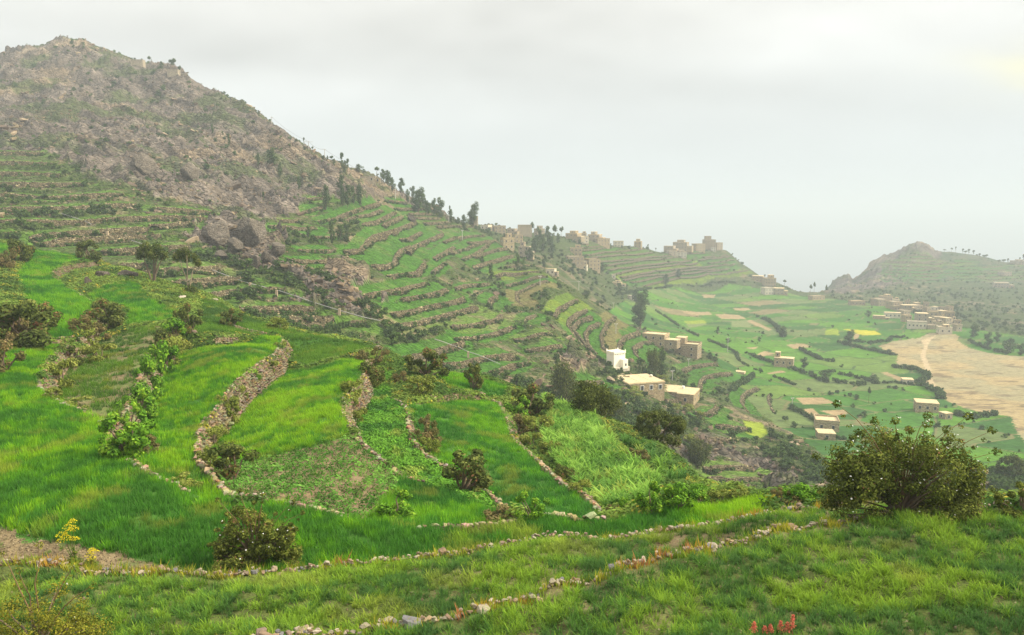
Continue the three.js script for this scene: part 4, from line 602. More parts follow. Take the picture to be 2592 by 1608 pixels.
{ // clods and pebbles on the open soil of the nearest fields
  const R = rng(5150), list = [];
  for (const [poly, n] of [[polyB[0], 15000], [polyBC[0], 9000], [zw('soil strip')[0], 6000]]) { let x0 = 1e9, x1 = -1e9, z0 = 1e9, z1 = -1e9; for (const p of poly) { x0 = Math.min(x0, p.X); x1 = Math.max(x1, p.X); z0 = Math.min(z0, p.Z); z1 = Math.max(z1, p.Z); } for (let i = 0; i < n; i++) { const X = mix(x0, x1, R()), Z = mix(z0, z1, R()), s = 0.025 + 0.05 * R() * R() + (R() < 0.02 ? 0.06 : 0); if (!inView(X, Z) || !inside(poly, X, Z)) continue; const k = 0.7 + 0.6 * R(); list.push([X, EYE + ground(X, Z) + s * 0.15, -Z, s * 1.3, s, s, R(), R() * 6.3, R(), R() < 0.12 ? [1.1 * k, 1.05 * k, 0.95 * k] : [0.62 * k, 0.56 * k, 0.5 * k]]); } }
  top(copies(STONES[0], MAT.stone, list), 'clods', 'crumbs of dry earth and pebbles on the open soil of the fields', 'clods', null, 'stuff');
}

// ------------------------------------------------------------------ bushes and trees: clumps of small leaves on stems, sizes of one unit
const UPV = new THREE.Vector3(0, 1, 0);
function foliage(seed, blobs, n, size, pal, o = {}) {
  const R = rng(seed), b = bag(), nv = new THREE.Vector3(), acc = []; let tot = 0; for (const q of blobs) { tot += q[3] * q[3]; acc.push(tot); }
  for (let i = 0; i < n; i++) {
    const r0 = R() * tot, q = blobs[acc.findIndex((t) => t >= r0)], a = R() * 6.283, y = R() * 2 - 1, c = Math.sqrt(1 - y * y), r = q[3] * (0.3 + 0.72 * Math.sqrt(R()) + (R() < 0.13 ? 0.45 * R() : 0));
    nv.set(Math.cos(a) * c, y, Math.sin(a) * c); const px = q[0] + nv.x * r, py = q[1] + nv.y * r * (o.squash ?? 0.9), pz = q[2] + nv.z * r; if (py < 0) continue;
    nv.x += (R() - 0.5) * 1.3; nv.y += 0.25 + (R() - 0.5) * 1.3; nv.z += (R() - 0.5) * 1.3; nv.normalize();
    const t = 0.55 * R() + 0.45 * ((q[0] * 37.7 + q[1] * 71.3 + q[2] * 53.1 + 100) % 1); let k = 0, s = 0; while (k < pal.length - 1 && t > (s += pal[k][3])) k++; const v = 0.7 + 0.6 * R();
    leaf(b, px, py, pz, size * (0.65 + 0.7 * R()), nv, [pal[k][0] * v, pal[k][1] * v, pal[k][2] * v], R, o.ratio ?? 0.55);
  }
  return done(b);
}
function stick(b, p, q, r0, r1, c, sides = 5) {
  const d = new THREE.Vector3().subVectors(q, p).normalize(), u = new THREE.Vector3(0.31, 0.2, 0.93).cross(d).normalize(), v = new THREE.Vector3().crossVectors(d, u), a = b.p.length / 3;
  for (const [o, r] of [[p, r0], [q, r1]]) for (let i = 0; i < sides; i++) { const t = i / sides * 6.283, x = Math.cos(t) * r, y = Math.sin(t) * r; b.p.push(o.x + u.x * x + v.x * y, o.y + u.y * x + v.y * y, o.z + u.z * x + v.z * y); b.c.push(...c); }
  for (let i = 0; i < sides; i++) { const j = (i + 1) % sides; b.ix.push(a + i, a + j, a + sides + i, a + j, a + sides + j, a + sides + i); }
}
function stems(seed, from, tips, r, c, kinks = 3) {   // bent branches from one foot to each clump
  const R = rng(seed), b = bag(); for (const t of tips) { let p = new THREE.Vector3(...from); const e = new THREE.Vector3(t[0], t[1], t[2]), n = kinks; for (let k = 1; k <= n; k++) { const f = k / n, q = new THREE.Vector3(...from).lerp(e, f); q.y += 0.12 * e.y * Math.sin(f * 3.1) ; if (k < n) { q.x += (R() - 0.5) * 0.07; q.z += (R() - 0.5) * 0.07; } stick(b, p, q, r * (1 - 0.75 * (k - 1) / n), r * (1 - 0.75 * f), c); p = q; } } return done(b);
}
const OLIVE = [[0.05, 0.07, 0.015, 0.36], [0.09, 0.115, 0.025, 0.3], [0.15, 0.17, 0.04, 0.19], [0.2, 0.1, 0.045, 0.15]], GREENL = [[0.06, 0.15, 0.015, 0.3], [0.12, 0.26, 0.02, 0.4], [0.22, 0.36, 0.03, 0.3]], BROWN = [[0.1, 0.1, 0.03, 0.4], [0.16, 0.14, 0.05, 0.35], [0.25, 0.18, 0.08, 0.25]], DARKT = [[0.04, 0.075, 0.02, 0.45], [0.07, 0.115, 0.03, 0.35], [0.12, 0.165, 0.045, 0.2]], YOLIVE = [[0.1, 0.13, 0.025, 0.35], [0.18, 0.22, 0.035, 0.35], [0.28, 0.3, 0.07, 0.3]], JUNI = [[0.05, 0.07, 0.015, 0.35], [0.08, 0.1, 0.022, 0.4], [0.13, 0.15, 0.03, 0.25]];
function dome(seed, n, wide, high, r) { const R = rng(seed), out = []; for (let i = 0; i < n; i++) { const a = R() * 6.283, q = Math.sqrt(R()) * (0.5 - r * 0.8) * wide, y = high * (0.18 + 0.72 * R() * Math.sqrt(Math.max(0, 1 - (q / (0.5 * wide)) ** 2))); out.push([Math.cos(a) * q, Math.max(r * 0.5, y - r * 0.4), Math.sin(a) * q, r * (0.42 + 0.85 * R() * R() + 0.1)]); } return out; }
const M_FOL = leafMat(1, 1, 1, 0.22), M_BARK = new THREE.MeshPhysicalMaterial({ vertexColors: true, roughness: 1, specularIntensity: 0.1 });
const BARKC = [0.16, 0.12, 0.085], PALEBARK = [0.34, 0.27, 0.19];
const KIND = {};
function kind(name, make) { KIND[name] = make; }
function bushKind(name, pal, seeds, n, size, nb = 16, r = 0.15, high = 0.85) { KIND[name] = seeds.map((s) => { const bl = dome(s, nb, 1, high, r); return { crown: foliage(s + 1, bl, n, size, pal), trunk: stems(s + 2, [0, 0, 0], bl.filter((_, i) => i % 2 === 0).map((q) => [q[0], q[1] + q[3] * 0.4, q[2]]), 0.022, BARKC) }; }); }
bushKind('thorn', OLIVE, [301, 311, 321], 2600, 0.028); bushKind('brown', BROWN, [331, 341], 2200, 0.028); bushKind('green', GREENL, [351, 361], 2200, 0.032); bushKind('yolive', YOLIVE, [371, 381], 2200, 0.03);
bushKind('shrub', DARKT, [391, 401, 411, 415], 330, 0.075, 9, 0.2, 0.8); bushKind('lightshrub', [[0.06, 0.11, 0.02, 0.5], [0.1, 0.16, 0.03, 0.5]], [421, 431], 330, 0.075, 9, 0.2, 0.75);
function treeKind(name, pal, variants) { KIND[name] = variants.map(([s, bl, n, size, tips, r, bark]) => ({ crown: foliage(s, bl, n, size, pal, { squash: 1 }), trunk: stems(s + 5, [0, -0.03, 0], tips, r, bark ?? BARKC) })); }
const column = (s, w, lo, n) => { const R = rng(s), o = []; for (let i = 0; i < n; i++) { const y = lo + (0.97 - lo) * (i + R()) / n, f = Math.sin(clamp((y - lo * 0.5) / (1 - lo * 0.5)) * 2.9) * 0.8 + 0.25; o.push([(R() - 0.5) * w * 0.75 * f, y - 0.05, (R() - 0.5) * w * 0.75 * f, w * (0.22 + 0.16 * R()) * f + 0.02]); } return o; };
treeKind('column', DARKT, [[501, column(1, 0.42, 0.12, 12), 900, 0.035, [[0, 0.8, 0]], 0.02], [511, column(2, 0.36, 0.2, 11), 900, 0.035, [[0, 0.8, 0]], 0.02], [521, column(3, 0.5, 0.1, 14), 1100, 0.035, [[0, 0.75, 0], [0.08, 0.6, 0.02]], 0.02]]);
treeKind('tufted', DARKT, [[531, [[0, 0.84, 0, 0.16], [0.08, 0.74, 0.05, 0.12], [-0.09, 0.76, 0, 0.11], [0, 0.95, 0, 0.08]], 500, 0.045, [[0, 0.8, 0]], 0.022], [541, [[0.02, 0.86, 0, 0.13], [-0.02, 0.7, 0, 0.09], [0.03, 0.5, 0, 0.07]], 420, 0.04, [[0, 0.8, 0]], 0.018], [551, [[0.12, 0.86, 0, 0.14], [-0.12, 0.8, 0.03, 0.13], [0.02, 0.7, 0, 0.1]], 560, 0.042, [[0.12, 0.82, 0], [-0.12, 0.76, 0]], 0.018]]);
const bigCol = (() => { const R = rng(88), o = []; for (let i = 0; i < 34; i++) { const y = 0.16 + 0.8 * R(), f = y < 0.5 ? mix(0.55, 1, y * 2) : mix(1, 0.45, (y - 0.5) * 2), a = R() * 6.3, q = Math.sqrt(R()) * 0.15 * f; o.push([Math.cos(a) * q + (y > 0.6 ? 0.07 : -0.03), y, Math.sin(a) * q, 0.085 * f + 0.02]); } return o; })();
treeKind('eucalyptus', DARKT, [[561, bigCol, 3600, 0.02, [[0.05, 0.9, 0], [-0.05, 0.6, 0.03], [0.08, 0.6, -0.04]], 0.018]]);
treeKind('juniper', JUNI, [[571, column(5, 0.62, 0.2, 26), 4200, 0.027, [[0, 0.8, 0], [0.1, 0.6, 0], [-0.12, 0.55, 0.05]], 0.022], [581, column(6, 0.7, 0.34, 24), 4000, 0.026, [[0, 0.75, 0], [0.14, 0.62, 0.04], [-0.14, 0.6, -0.04]], 0.022, PALEBARK]]);
treeKind('broad', JUNI, [[591, dome(31, 46, 1.45, 0.82, 0.13), 11000, 0.02, [[0.3, 0.5, 0], [-0.35, 0.45, 0.1], [0, 0.6, 0.1], [0.1, 0.5, -0.3]], 0.03]]);
treeKind('umbrella', [[0.05, 0.075, 0.015, 0.45], [0.08, 0.1, 0.02, 0.35], [0.13, 0.14, 0.03, 0.2]], [[601, [[0, 0.8, 0, 0.16], [0.22, 0.76, 0.05, 0.15], [-0.22, 0.78, 0, 0.16], [0.1, 0.88, -0.08, 0.12], [-0.12, 0.9, 0.06, 0.12], [0.32, 0.7, 0, 0.1], [-0.33, 0.68, -0.05, 0.1], [0.05, 0.72, 0.18, 0.14], [-0.05, 0.7, -0.2, 0.14], [0.2, 0.66, -0.1, 0.1]], 3200, 0.022, [[0, 0.75, 0], [0.2, 0.7, 0.05], [-0.2, 0.7, 0], [0.3, 0.66, 0]], 0.03, BARKC], [611, [[-0.14, 0.84, 0, 0.13], [-0.26, 0.78, 0.04, 0.1], [0, 0.9, 0.03, 0.1], [0.22, 0.72, 0, 0.1], [0.3, 0.66, 0.03, 0.08], [-0.05, 0.76, -0.1, 0.1], [0.16, 0.8, -0.06, 0.07], [0.02, 0.12, 0, 0.13], [0.14, 0.1, 0.04, 0.1]], 2400, 0.02, [[-0.18, 0.8, 0], [0.0, 0.84, 0.02], [0.24, 0.68, 0], [-0.06, 0.7, -0.08]], 0.022, PALEBARK]]);
let turn = 1;
function plant(k, px, py, w, h, label, category, group, o = {}) {
  const p = o.p ?? at(px, py, o.beyond ?? false), v = KIND[k][(o.v ?? Math.abs(Math.round(px * 7 + py * 3))) % KIND[k].length], s = p.Z / FPX, tall = ['column', 'tufted', 'eucalyptus', 'juniper', 'broad', 'umbrella'].includes(k);
  const g = new THREE.Group(); part(g, tall ? 'crown' : 'foliage', v.crown, M_FOL); part(g, tall ? 'trunk' : 'stems', v.trunk, M_BARK);
  const H = h * s * 1.08, W = w * s * (tall ? 1.08 : 1.5), base = tall ? 0.5 : 1;
  g.position.set(p.X, EYE + (o.p ? p.Y : ground(p.X, p.Z)) - 0.04 * H, -p.Z); const kx = tall ? { column: 1.85, tufted: 1.9, eucalyptus: 2.1, juniper: 1.45, broad: 0.68, umbrella: 1.18 }[k] : 1.0;
  g.scale.set(W * kx, H * (tall ? 1.1 : 1.42), W * kx); g.rotation.y = o.turn ?? (tall && k !== 'column' && k !== 'juniper' ? 0 : (turn = (turn * 1.7 + 0.9) % 6.28));
  return top(g, o.name ?? (tall ? 'tree' : 'bush'), label, category ?? (tall ? 'tree' : 'bush'), group);
}
const bush = (k, px, py, w, h, label, o) => plant(k, px, py, w, h, label, null, null, o);
bush('thorn', 1170, 1244, 128, 108, 'round dark thorn bush with reddish tips, on the edge right of the leafy strip');
bush('thorn', 588, 1218, 120, 96, 'olive shrub at the left end of the potato patch');
bush('yolive', 530, 1190, 60, 60, 'small yellowish shrub on the stone edge beside the olive shrub');
bush('green', 1000, 1318, 92, 72, 'loose bright green bush on the bund left of two other low bushes');
bush('green', 1350, 1322, 76, 78, 'upright bright green bush right of the red brown cushion');
bush('brown', 1275, 1326, 84, 46, 'low red brown cushion bush beside the upright green bush');
bush('green', 332, 1160, 112, 120, 'large bright green shrub at the lower end of the stone wall'); bush('green', 345, 1075, 80, 95, 'bright green shrub leaning on the wall above the large green one');
bush('green', 385, 1000, 66, 100, 'tall leafy green shrub growing from the middle of the wall'); bush('green', 408, 955, 70, 90, 'dark leafed green shrub under the olive one at the wall top');
bush('yolive', 440, 925, 70, 85, 'olive shrub on the top of the wall left of the second bright field'); bush('brown', 375, 1150, 50, 50, 'brownish shrub at the foot of the large green shrub');
bush('green', 318, 1110, 80, 90, 'leafy green shrub filling the gap in the wall left of the second bright field'); bush('green', 300, 1160, 70, 80, 'yellow green shrub at the lowest corner of the thin field'); bush('brown', 215, 850, 60, 50, 'brown shrub on the wall above the small stone step'); bush('yolive', 250, 915, 60, 50, 'scraggy olive shrub at the upper end of the thin field'); bush('yolive', 470, 1235, 70, 36, 'low yellowish shrub where the second bright field meets the broad field');
bush('yolive', 578, 1082, 56, 88, 'olive shrub on the face of the tall stone wall'); bush('yolive', 605, 1010, 40, 44, 'small olive tuft growing high on the face of the tall stone wall'); bush('green', 640, 965, 36, 34, 'green creeper tuft in the middle of the tall stone wall'); bush('yolive', 520, 1110, 36, 44, 'olive tuft at the inside of the bend of the tall stone wall'); bush('yolive', 678, 945, 40, 36, 'low olive tuft at the foot of the tall stone wall'); bush('thorn', 165, 930, 70, 60, 'dark shrub on the curved wall left of the thin field'); bush('brown', 240, 868, 60, 56, 'brownish shrub at the top of the thin field'); bush('yolive', 250, 800, 50, 40, 'olive shrub above the stone step of the upper left field'); bush('thorn', 425, 905, 66, 76, 'dark shrub near the top of the wall left of the second bright field'); bush('green', 365, 1060, 80, 90, 'full green shrub in the middle of the shrub row on the wall'); bush('yolive', 890, 1010, 50, 50, 'small olive shrub on the wall above the leafy strip');
bush('yolive', 545, 1130, 52, 60, 'small shrub at the bend of the tall stone wall');
bush('yolive', 712, 910, 38, 48, 'small shrub on the far end of the tall stone wall');
bush('brown', 1078, 1122, 70, 72, 'brownish shrub on the edge between the leafy strip and the wide field'); bush('yolive', 1090, 1150, 50, 45, 'low olive shrub just below the brownish one');
bush('thorn', 938, 982, 64, 70, 'round dark shrub at the right edge of the middle field'); bush('brown', 945, 925, 60, 52, 'brown shrub above the round dark one on the spur tip');
bush('yolive', 893, 1052, 64, 66, 'olive shrub on the wall left of the leafy strip'); bush('yolive', 905, 1075, 36, 36, 'small pale shrub right below the olive shrub on the wall');
bush('thorn', 1078, 956, 84, 76, 'broad dark bush on the crest below the pipe'); bush('thorn', 1194, 984, 50, 66, 'small round bush standing alone on the crest field');
bush('yolive', 1066, 1004, 66, 58, 'olive shrub in the bank below the broad dark bush'); bush('brown', 1020, 975, 36, 34, 'small brown shrub at the head of the leafy strip');
bush('thorn', 75, 878, 150, 118, 'large dark thorn bush at the left edge of the view'); bush('brown', 20, 880, 90, 110, 'brown shrub left of the large dark thorn bush'); bush('brown', 12, 945, 80, 80, 'tall brown scrub on the left edge below the thorn bush'); bush('thorn', 100, 850, 90, 80, 'dark shrub right behind the large thorn bush');
bush('thorn', 280, 836, 90, 78, 'dark bush above the upper end of the thin field'); bush('thorn', 478, 846, 56, 76, 'dark bush at the corner above the second bright field'); bush('green', 438, 853, 58, 46, 'small bright green bush left of the dark corner bush');
bush('thorn', 586, 828, 46, 46, 'round dark bush alone on the spur top field'); bush('thorn', 228, 660, 58, 52, 'dark bush on the skyline behind the rocky knoll'); bush('thorn', 50, 664, 56, 60, 'dark bush near the top left corner of the fields'); bush('brown', 20, 680, 44, 50, 'brown shrub below the top left dark bush');
bush('yolive', 708, 836, 50, 34, 'low olive shrub on the spur skyline'); bush('yolive', 152, 985, 74, 84, 'olive shrub on the curved wall of the thin field'); bush('yolive', 222, 888, 66, 60, 'olive shrub below the small stone step'); bush('yolive', 130, 1010, 44, 30, 'pale cushion shrub at the bend of the curved wall'); bush('yolive', 190, 1035, 70, 30, 'low pale shrub along the lower edge of the thin field');
bush('thorn', 1345, 1058, 96, 84, 'dark rounded thorn bush at the top of the maize field'); bush('green', 1306, 1062, 60, 60, 'bright yellow green bush left of the dark rounded bush'); bush('brown', 1312, 1105, 60, 56, 'brown shrub on the bank beside the maize'); bush('yolive', 1362, 1105, 56, 64, 'olive shrub between the brown shrub and the maize'); bush('yolive', 1345, 1140, 44, 50, 'yellowish shrub on the bank left of the maize');
bush('thorn', 1430, 1226, 62, 52, 'dark cushion bush on the lower left edge of the maize'); bush('yolive', 1465, 1250, 50, 40, 'pale shrub below the dark cushion bush'); bush('yolive', 1390, 1160, 50, 46, 'olive shrub on the maize edge above the cushion bush');
bush('green', 1590, 1300, 44, 46, 'small green bush at the left end of the green shrub row'); bush('green', 1640, 1302, 62, 84, 'tallest green bush in the row below the maize'); bush('green', 1712, 1295, 92, 74, 'wide dark green bush in the middle of the row below the maize'); bush('green', 1775, 1292, 76, 66, 'green bush right of the wide one in the row'); bush('yolive', 1828, 1286, 66, 48, 'yellow green bush at the right end of the row'); bush('brown', 1560, 1306, 40, 34, 'small brown weed bush left of the green row');
bush('green', 2024, 1284, 76, 64, 'dense ball shaped pale green bush left of the largest bush', { v: 1 }); bush('brown', 1612, 1178, 52, 48, 'red brown shrub on the step right of the maize'); bush('yolive', 1880, 1270, 60, 36, 'low weedy shrub between the green row and the ball shaped bush'); bush('brown', 1985, 1285, 60, 50, 'rusty weed bush left of the ball shaped bush');
bush('green', 1560, 1180, 44, 44, 'yellow green shrub on the right edge of the maize'); bush('green', 1600, 1225, 50, 44, 'yellow green shrub lower on the right edge of the maize'); bush('yolive', 1590, 1128, 50, 40, 'olive shrub on the crest beyond the maize');
plant('juniper', 1431, 1030, 62, 104, 'thin juniper tree with bare lower trunk behind the maize', null, null, { v: 1 }); plant('juniper', 1482, 1062, 70, 94, 'dense dark juniper second from the left behind the maize', null, null, { v: 0 }); plant('juniper', 1528, 1066, 66, 82, 'juniper with pale trunks third from the left behind the maize', null, null, { v: 1 }); plant('juniper', 1556, 1070, 44, 56, 'low juniper leaning right of the pale trunked one', null, null, { v: 0 });
plant('broad', 1662, 1126, 176, 112, 'largest dark tree, broad and rounded, below the houses'); plant('juniper', 1766, 1186, 50, 72, 'small dark juniper standing alone on the rocky slope', null, null, { v: 0 });
plant('umbrella', 388, 718, 80, 92, 'umbrella shaped tree with a dense crown on the left skyline', null, null, { v: 0 }); plant('umbrella', 478, 746, 78, 108, 'open tree with pale forked trunks right of the umbrella shaped tree', null, null, { v: 1 });
plant('broad', 2568, 1215, 110, 82, 'dark tree at the right edge behind the largest bush', null, null, { beyond: true });

// ridge, slope and valley trees: [column, foot row, width, height]
function trees(k, list, say, group, o = {}) { list.sort((a, b) => a[0] - b[0]).forEach(([x, y, w, h, kk], i) => plant(kk ?? k, x, y, w, h, say(nth(i + 1)), 'tree', group, { beyond: true, ...o })); }
trees('tufted', [[10, 146, 8, 9], [58, 130, 5, 13], [378, 163, 11, 17], [409, 176, 11, 18, 'column'], [437, 180, 17, 26], [455, 193, 7, 22]], (n) => `tree on the mountain top skyline, ${n} from the left`, 'trees on the mountain top');
trees('column', [[769, 370, 8, 19, 'tufted'], [791, 386, 5, 13, 'tufted'], [818, 402, 7, 8], [829, 405, 6, 10], [839, 412, 9, 15, 'tufted'], [846, 420, 6, 16], [865, 428, 16, 36, 'tufted'], [872, 436, 14, 26], [880, 434, 12, 28, 'tufted'], [908, 436, 16, 18], [920, 438, 10, 9], [954, 442, 15, 20, 'tufted'], [970, 456, 17, 27], [980, 468, 22, 32], [994, 486, 18, 34], [1015, 488, 20, 34], [1032, 512, 13, 30], [1044, 494, 16, 26], [1058, 540, 34, 58, 'eucalyptus'], [1072, 520, 16, 30], [1082, 544, 18, 32], [1098, 545, 15, 40], [1116, 552, 22, 48], [1138, 530, 7, 24, 'tufted'], [1140, 566, 16, 34], [1175, 582, 15, 34], [1198, 572, 28, 54, 'eucalyptus'], [1160, 568, 10, 16]], (n) => `dark tree on the ridge running down to the first village, ${n} from the left`, 'trees on the ridge');
trees('column', [[538, 340, 9, 24], [579, 370, 7, 29], [653, 420, 8, 29], [687, 418, 30, 40], [709, 452, 13, 38], [667, 522, 9, 32, 'tufted'], [757, 482, 11, 32], [824, 532, 23, 56], [862, 486, 22, 40], [866, 520, 16, 44], [880, 525, 24, 52], [895, 518, 18, 44], [911, 520, 20, 48], [841, 622, 17, 58], [862, 612, 27, 40], [878, 606, 14, 28], [781, 604, 16, 30], [1242, 712, 15, 44], [1220, 670, 10, 20]], (n) => `dark column shaped tree on the mountain slope, ${n} from the left`, 'column trees on the mountain slope');
trees('column', [[1311, 686, 14, 44], [1347, 600, 12, 32, 'tufted'], [1365, 618, 18, 40], [1378, 681, 18, 34], [1387, 626, 20, 50], [1375, 640, 26, 44], [1395, 640, 20, 40], [1404, 612, 14, 36, 'tufted'], [1421, 606, 10, 28, 'tufted'], [1413, 616, 12, 24], [1355, 640, 20, 36], [1340, 660, 18, 30], [1467, 621, 10, 14], [1558, 617, 9, 10], [1450, 690, 18, 22], [1484, 752, 19, 17], [1525, 690, 18, 24], [1640, 632, 4, 12, 'tufted'], [1660, 634, 6, 8, 'tufted'], [1685, 722, 14, 26], [1718, 706, 14, 22], [1570, 740, 20, 22], [1610, 766, 22, 30]], (n) => `hazy tree around the middle villages, ${n} from the left`, 'trees around the middle villages');
trees('tufted', [[1936, 698, 8, 9], [1986, 722, 10, 13], [2052, 746, 9, 22], [2061, 744, 7, 26], [2091, 756, 7, 30], [2107, 754, 10, 18], [2112, 762, 6, 10], [2236, 742, 9, 8, 'column'], [2391, 638, 10, 6], [2409, 637, 7, 9], [2419, 640, 5, 14], [2437, 644, 8, 13], [2444, 646, 8, 10], [2452, 646, 10, 14], [2464, 648, 10, 13], [2479, 655, 10, 12], [2495, 658, 10, 12], [2502, 662, 6, 8], [2528, 669, 9, 10], [2540, 670, 11, 12], [2551, 670, 8, 14], [2581, 667, 6, 14], [2590, 668, 8, 22]], (n) => `small tree on the far right skyline, ${n} from the left`, 'trees on the far right skyline');
trees('column', [[1983, 854, 18, 28], [1971, 836, 16, 14], [1923, 865, 10, 12], [2034, 932, 22, 27], [2087, 957, 26, 20], [2148, 874, 26, 36, 'eucalyptus'], [2198, 802, 14, 15], [2213, 968, 21, 18], [2199, 1020, 10, 36, 'tufted'], [2168, 1012, 15, 13], [2092, 968, 18, 16], [2466, 854, 24, 34], [2499, 878, 22, 36], [2526, 866, 18, 24], [2555, 893, 30, 34], [2583, 900, 24, 30], [1816, 846, 12, 16], [1842, 868, 16, 12], [1830, 880, 16, 10]], (n) => `dark tree among the valley fields, ${n} from the left`, 'trees in the valley');
plant('eucalyptus', 1619, 832, 42, 90, 'tall dark eucalyptus with two tops standing above the middle houses', null, null, { beyond: true });
plant('juniper', 1651, 958, 36, 70, 'dark tree left of two behind the white domed tomb', null, null, { beyond: true, v: 0 }); plant('column', 1674, 960, 26, 80, 'taller dark tree right of two behind the white domed tomb', null, null, { beyond: true }); plant('shrub', 1638, 962, 26, 36, 'dark bush at the foot of the two trees by the tomb', null, null, { beyond: true });
for (const [x, y, w, h, l] of [[1735, 1120, 40, 30, 'ochre shrub right of the right flat roofed house'], [1755, 1012, 30, 30, 'orange tinged bush at the corner of the right flat roofed house'], [1727, 1050, 40, 34, 'orange tinged bush below the right flat roofed house'], [1770, 1062, 24, 22, 'small ochre bush on the grass right of the houses'], [1672, 968, 34, 20, 'ochre bush between the two flat roofed houses'], [1600, 1002, 60, 22, 'ochre shrubs in front of the main flat roofed house'], [1650, 996, 50, 20, 'ochre shrubs right of the main house windows']]) plant('yolive', x, y, w, h, l, null, null, { beyond: true });

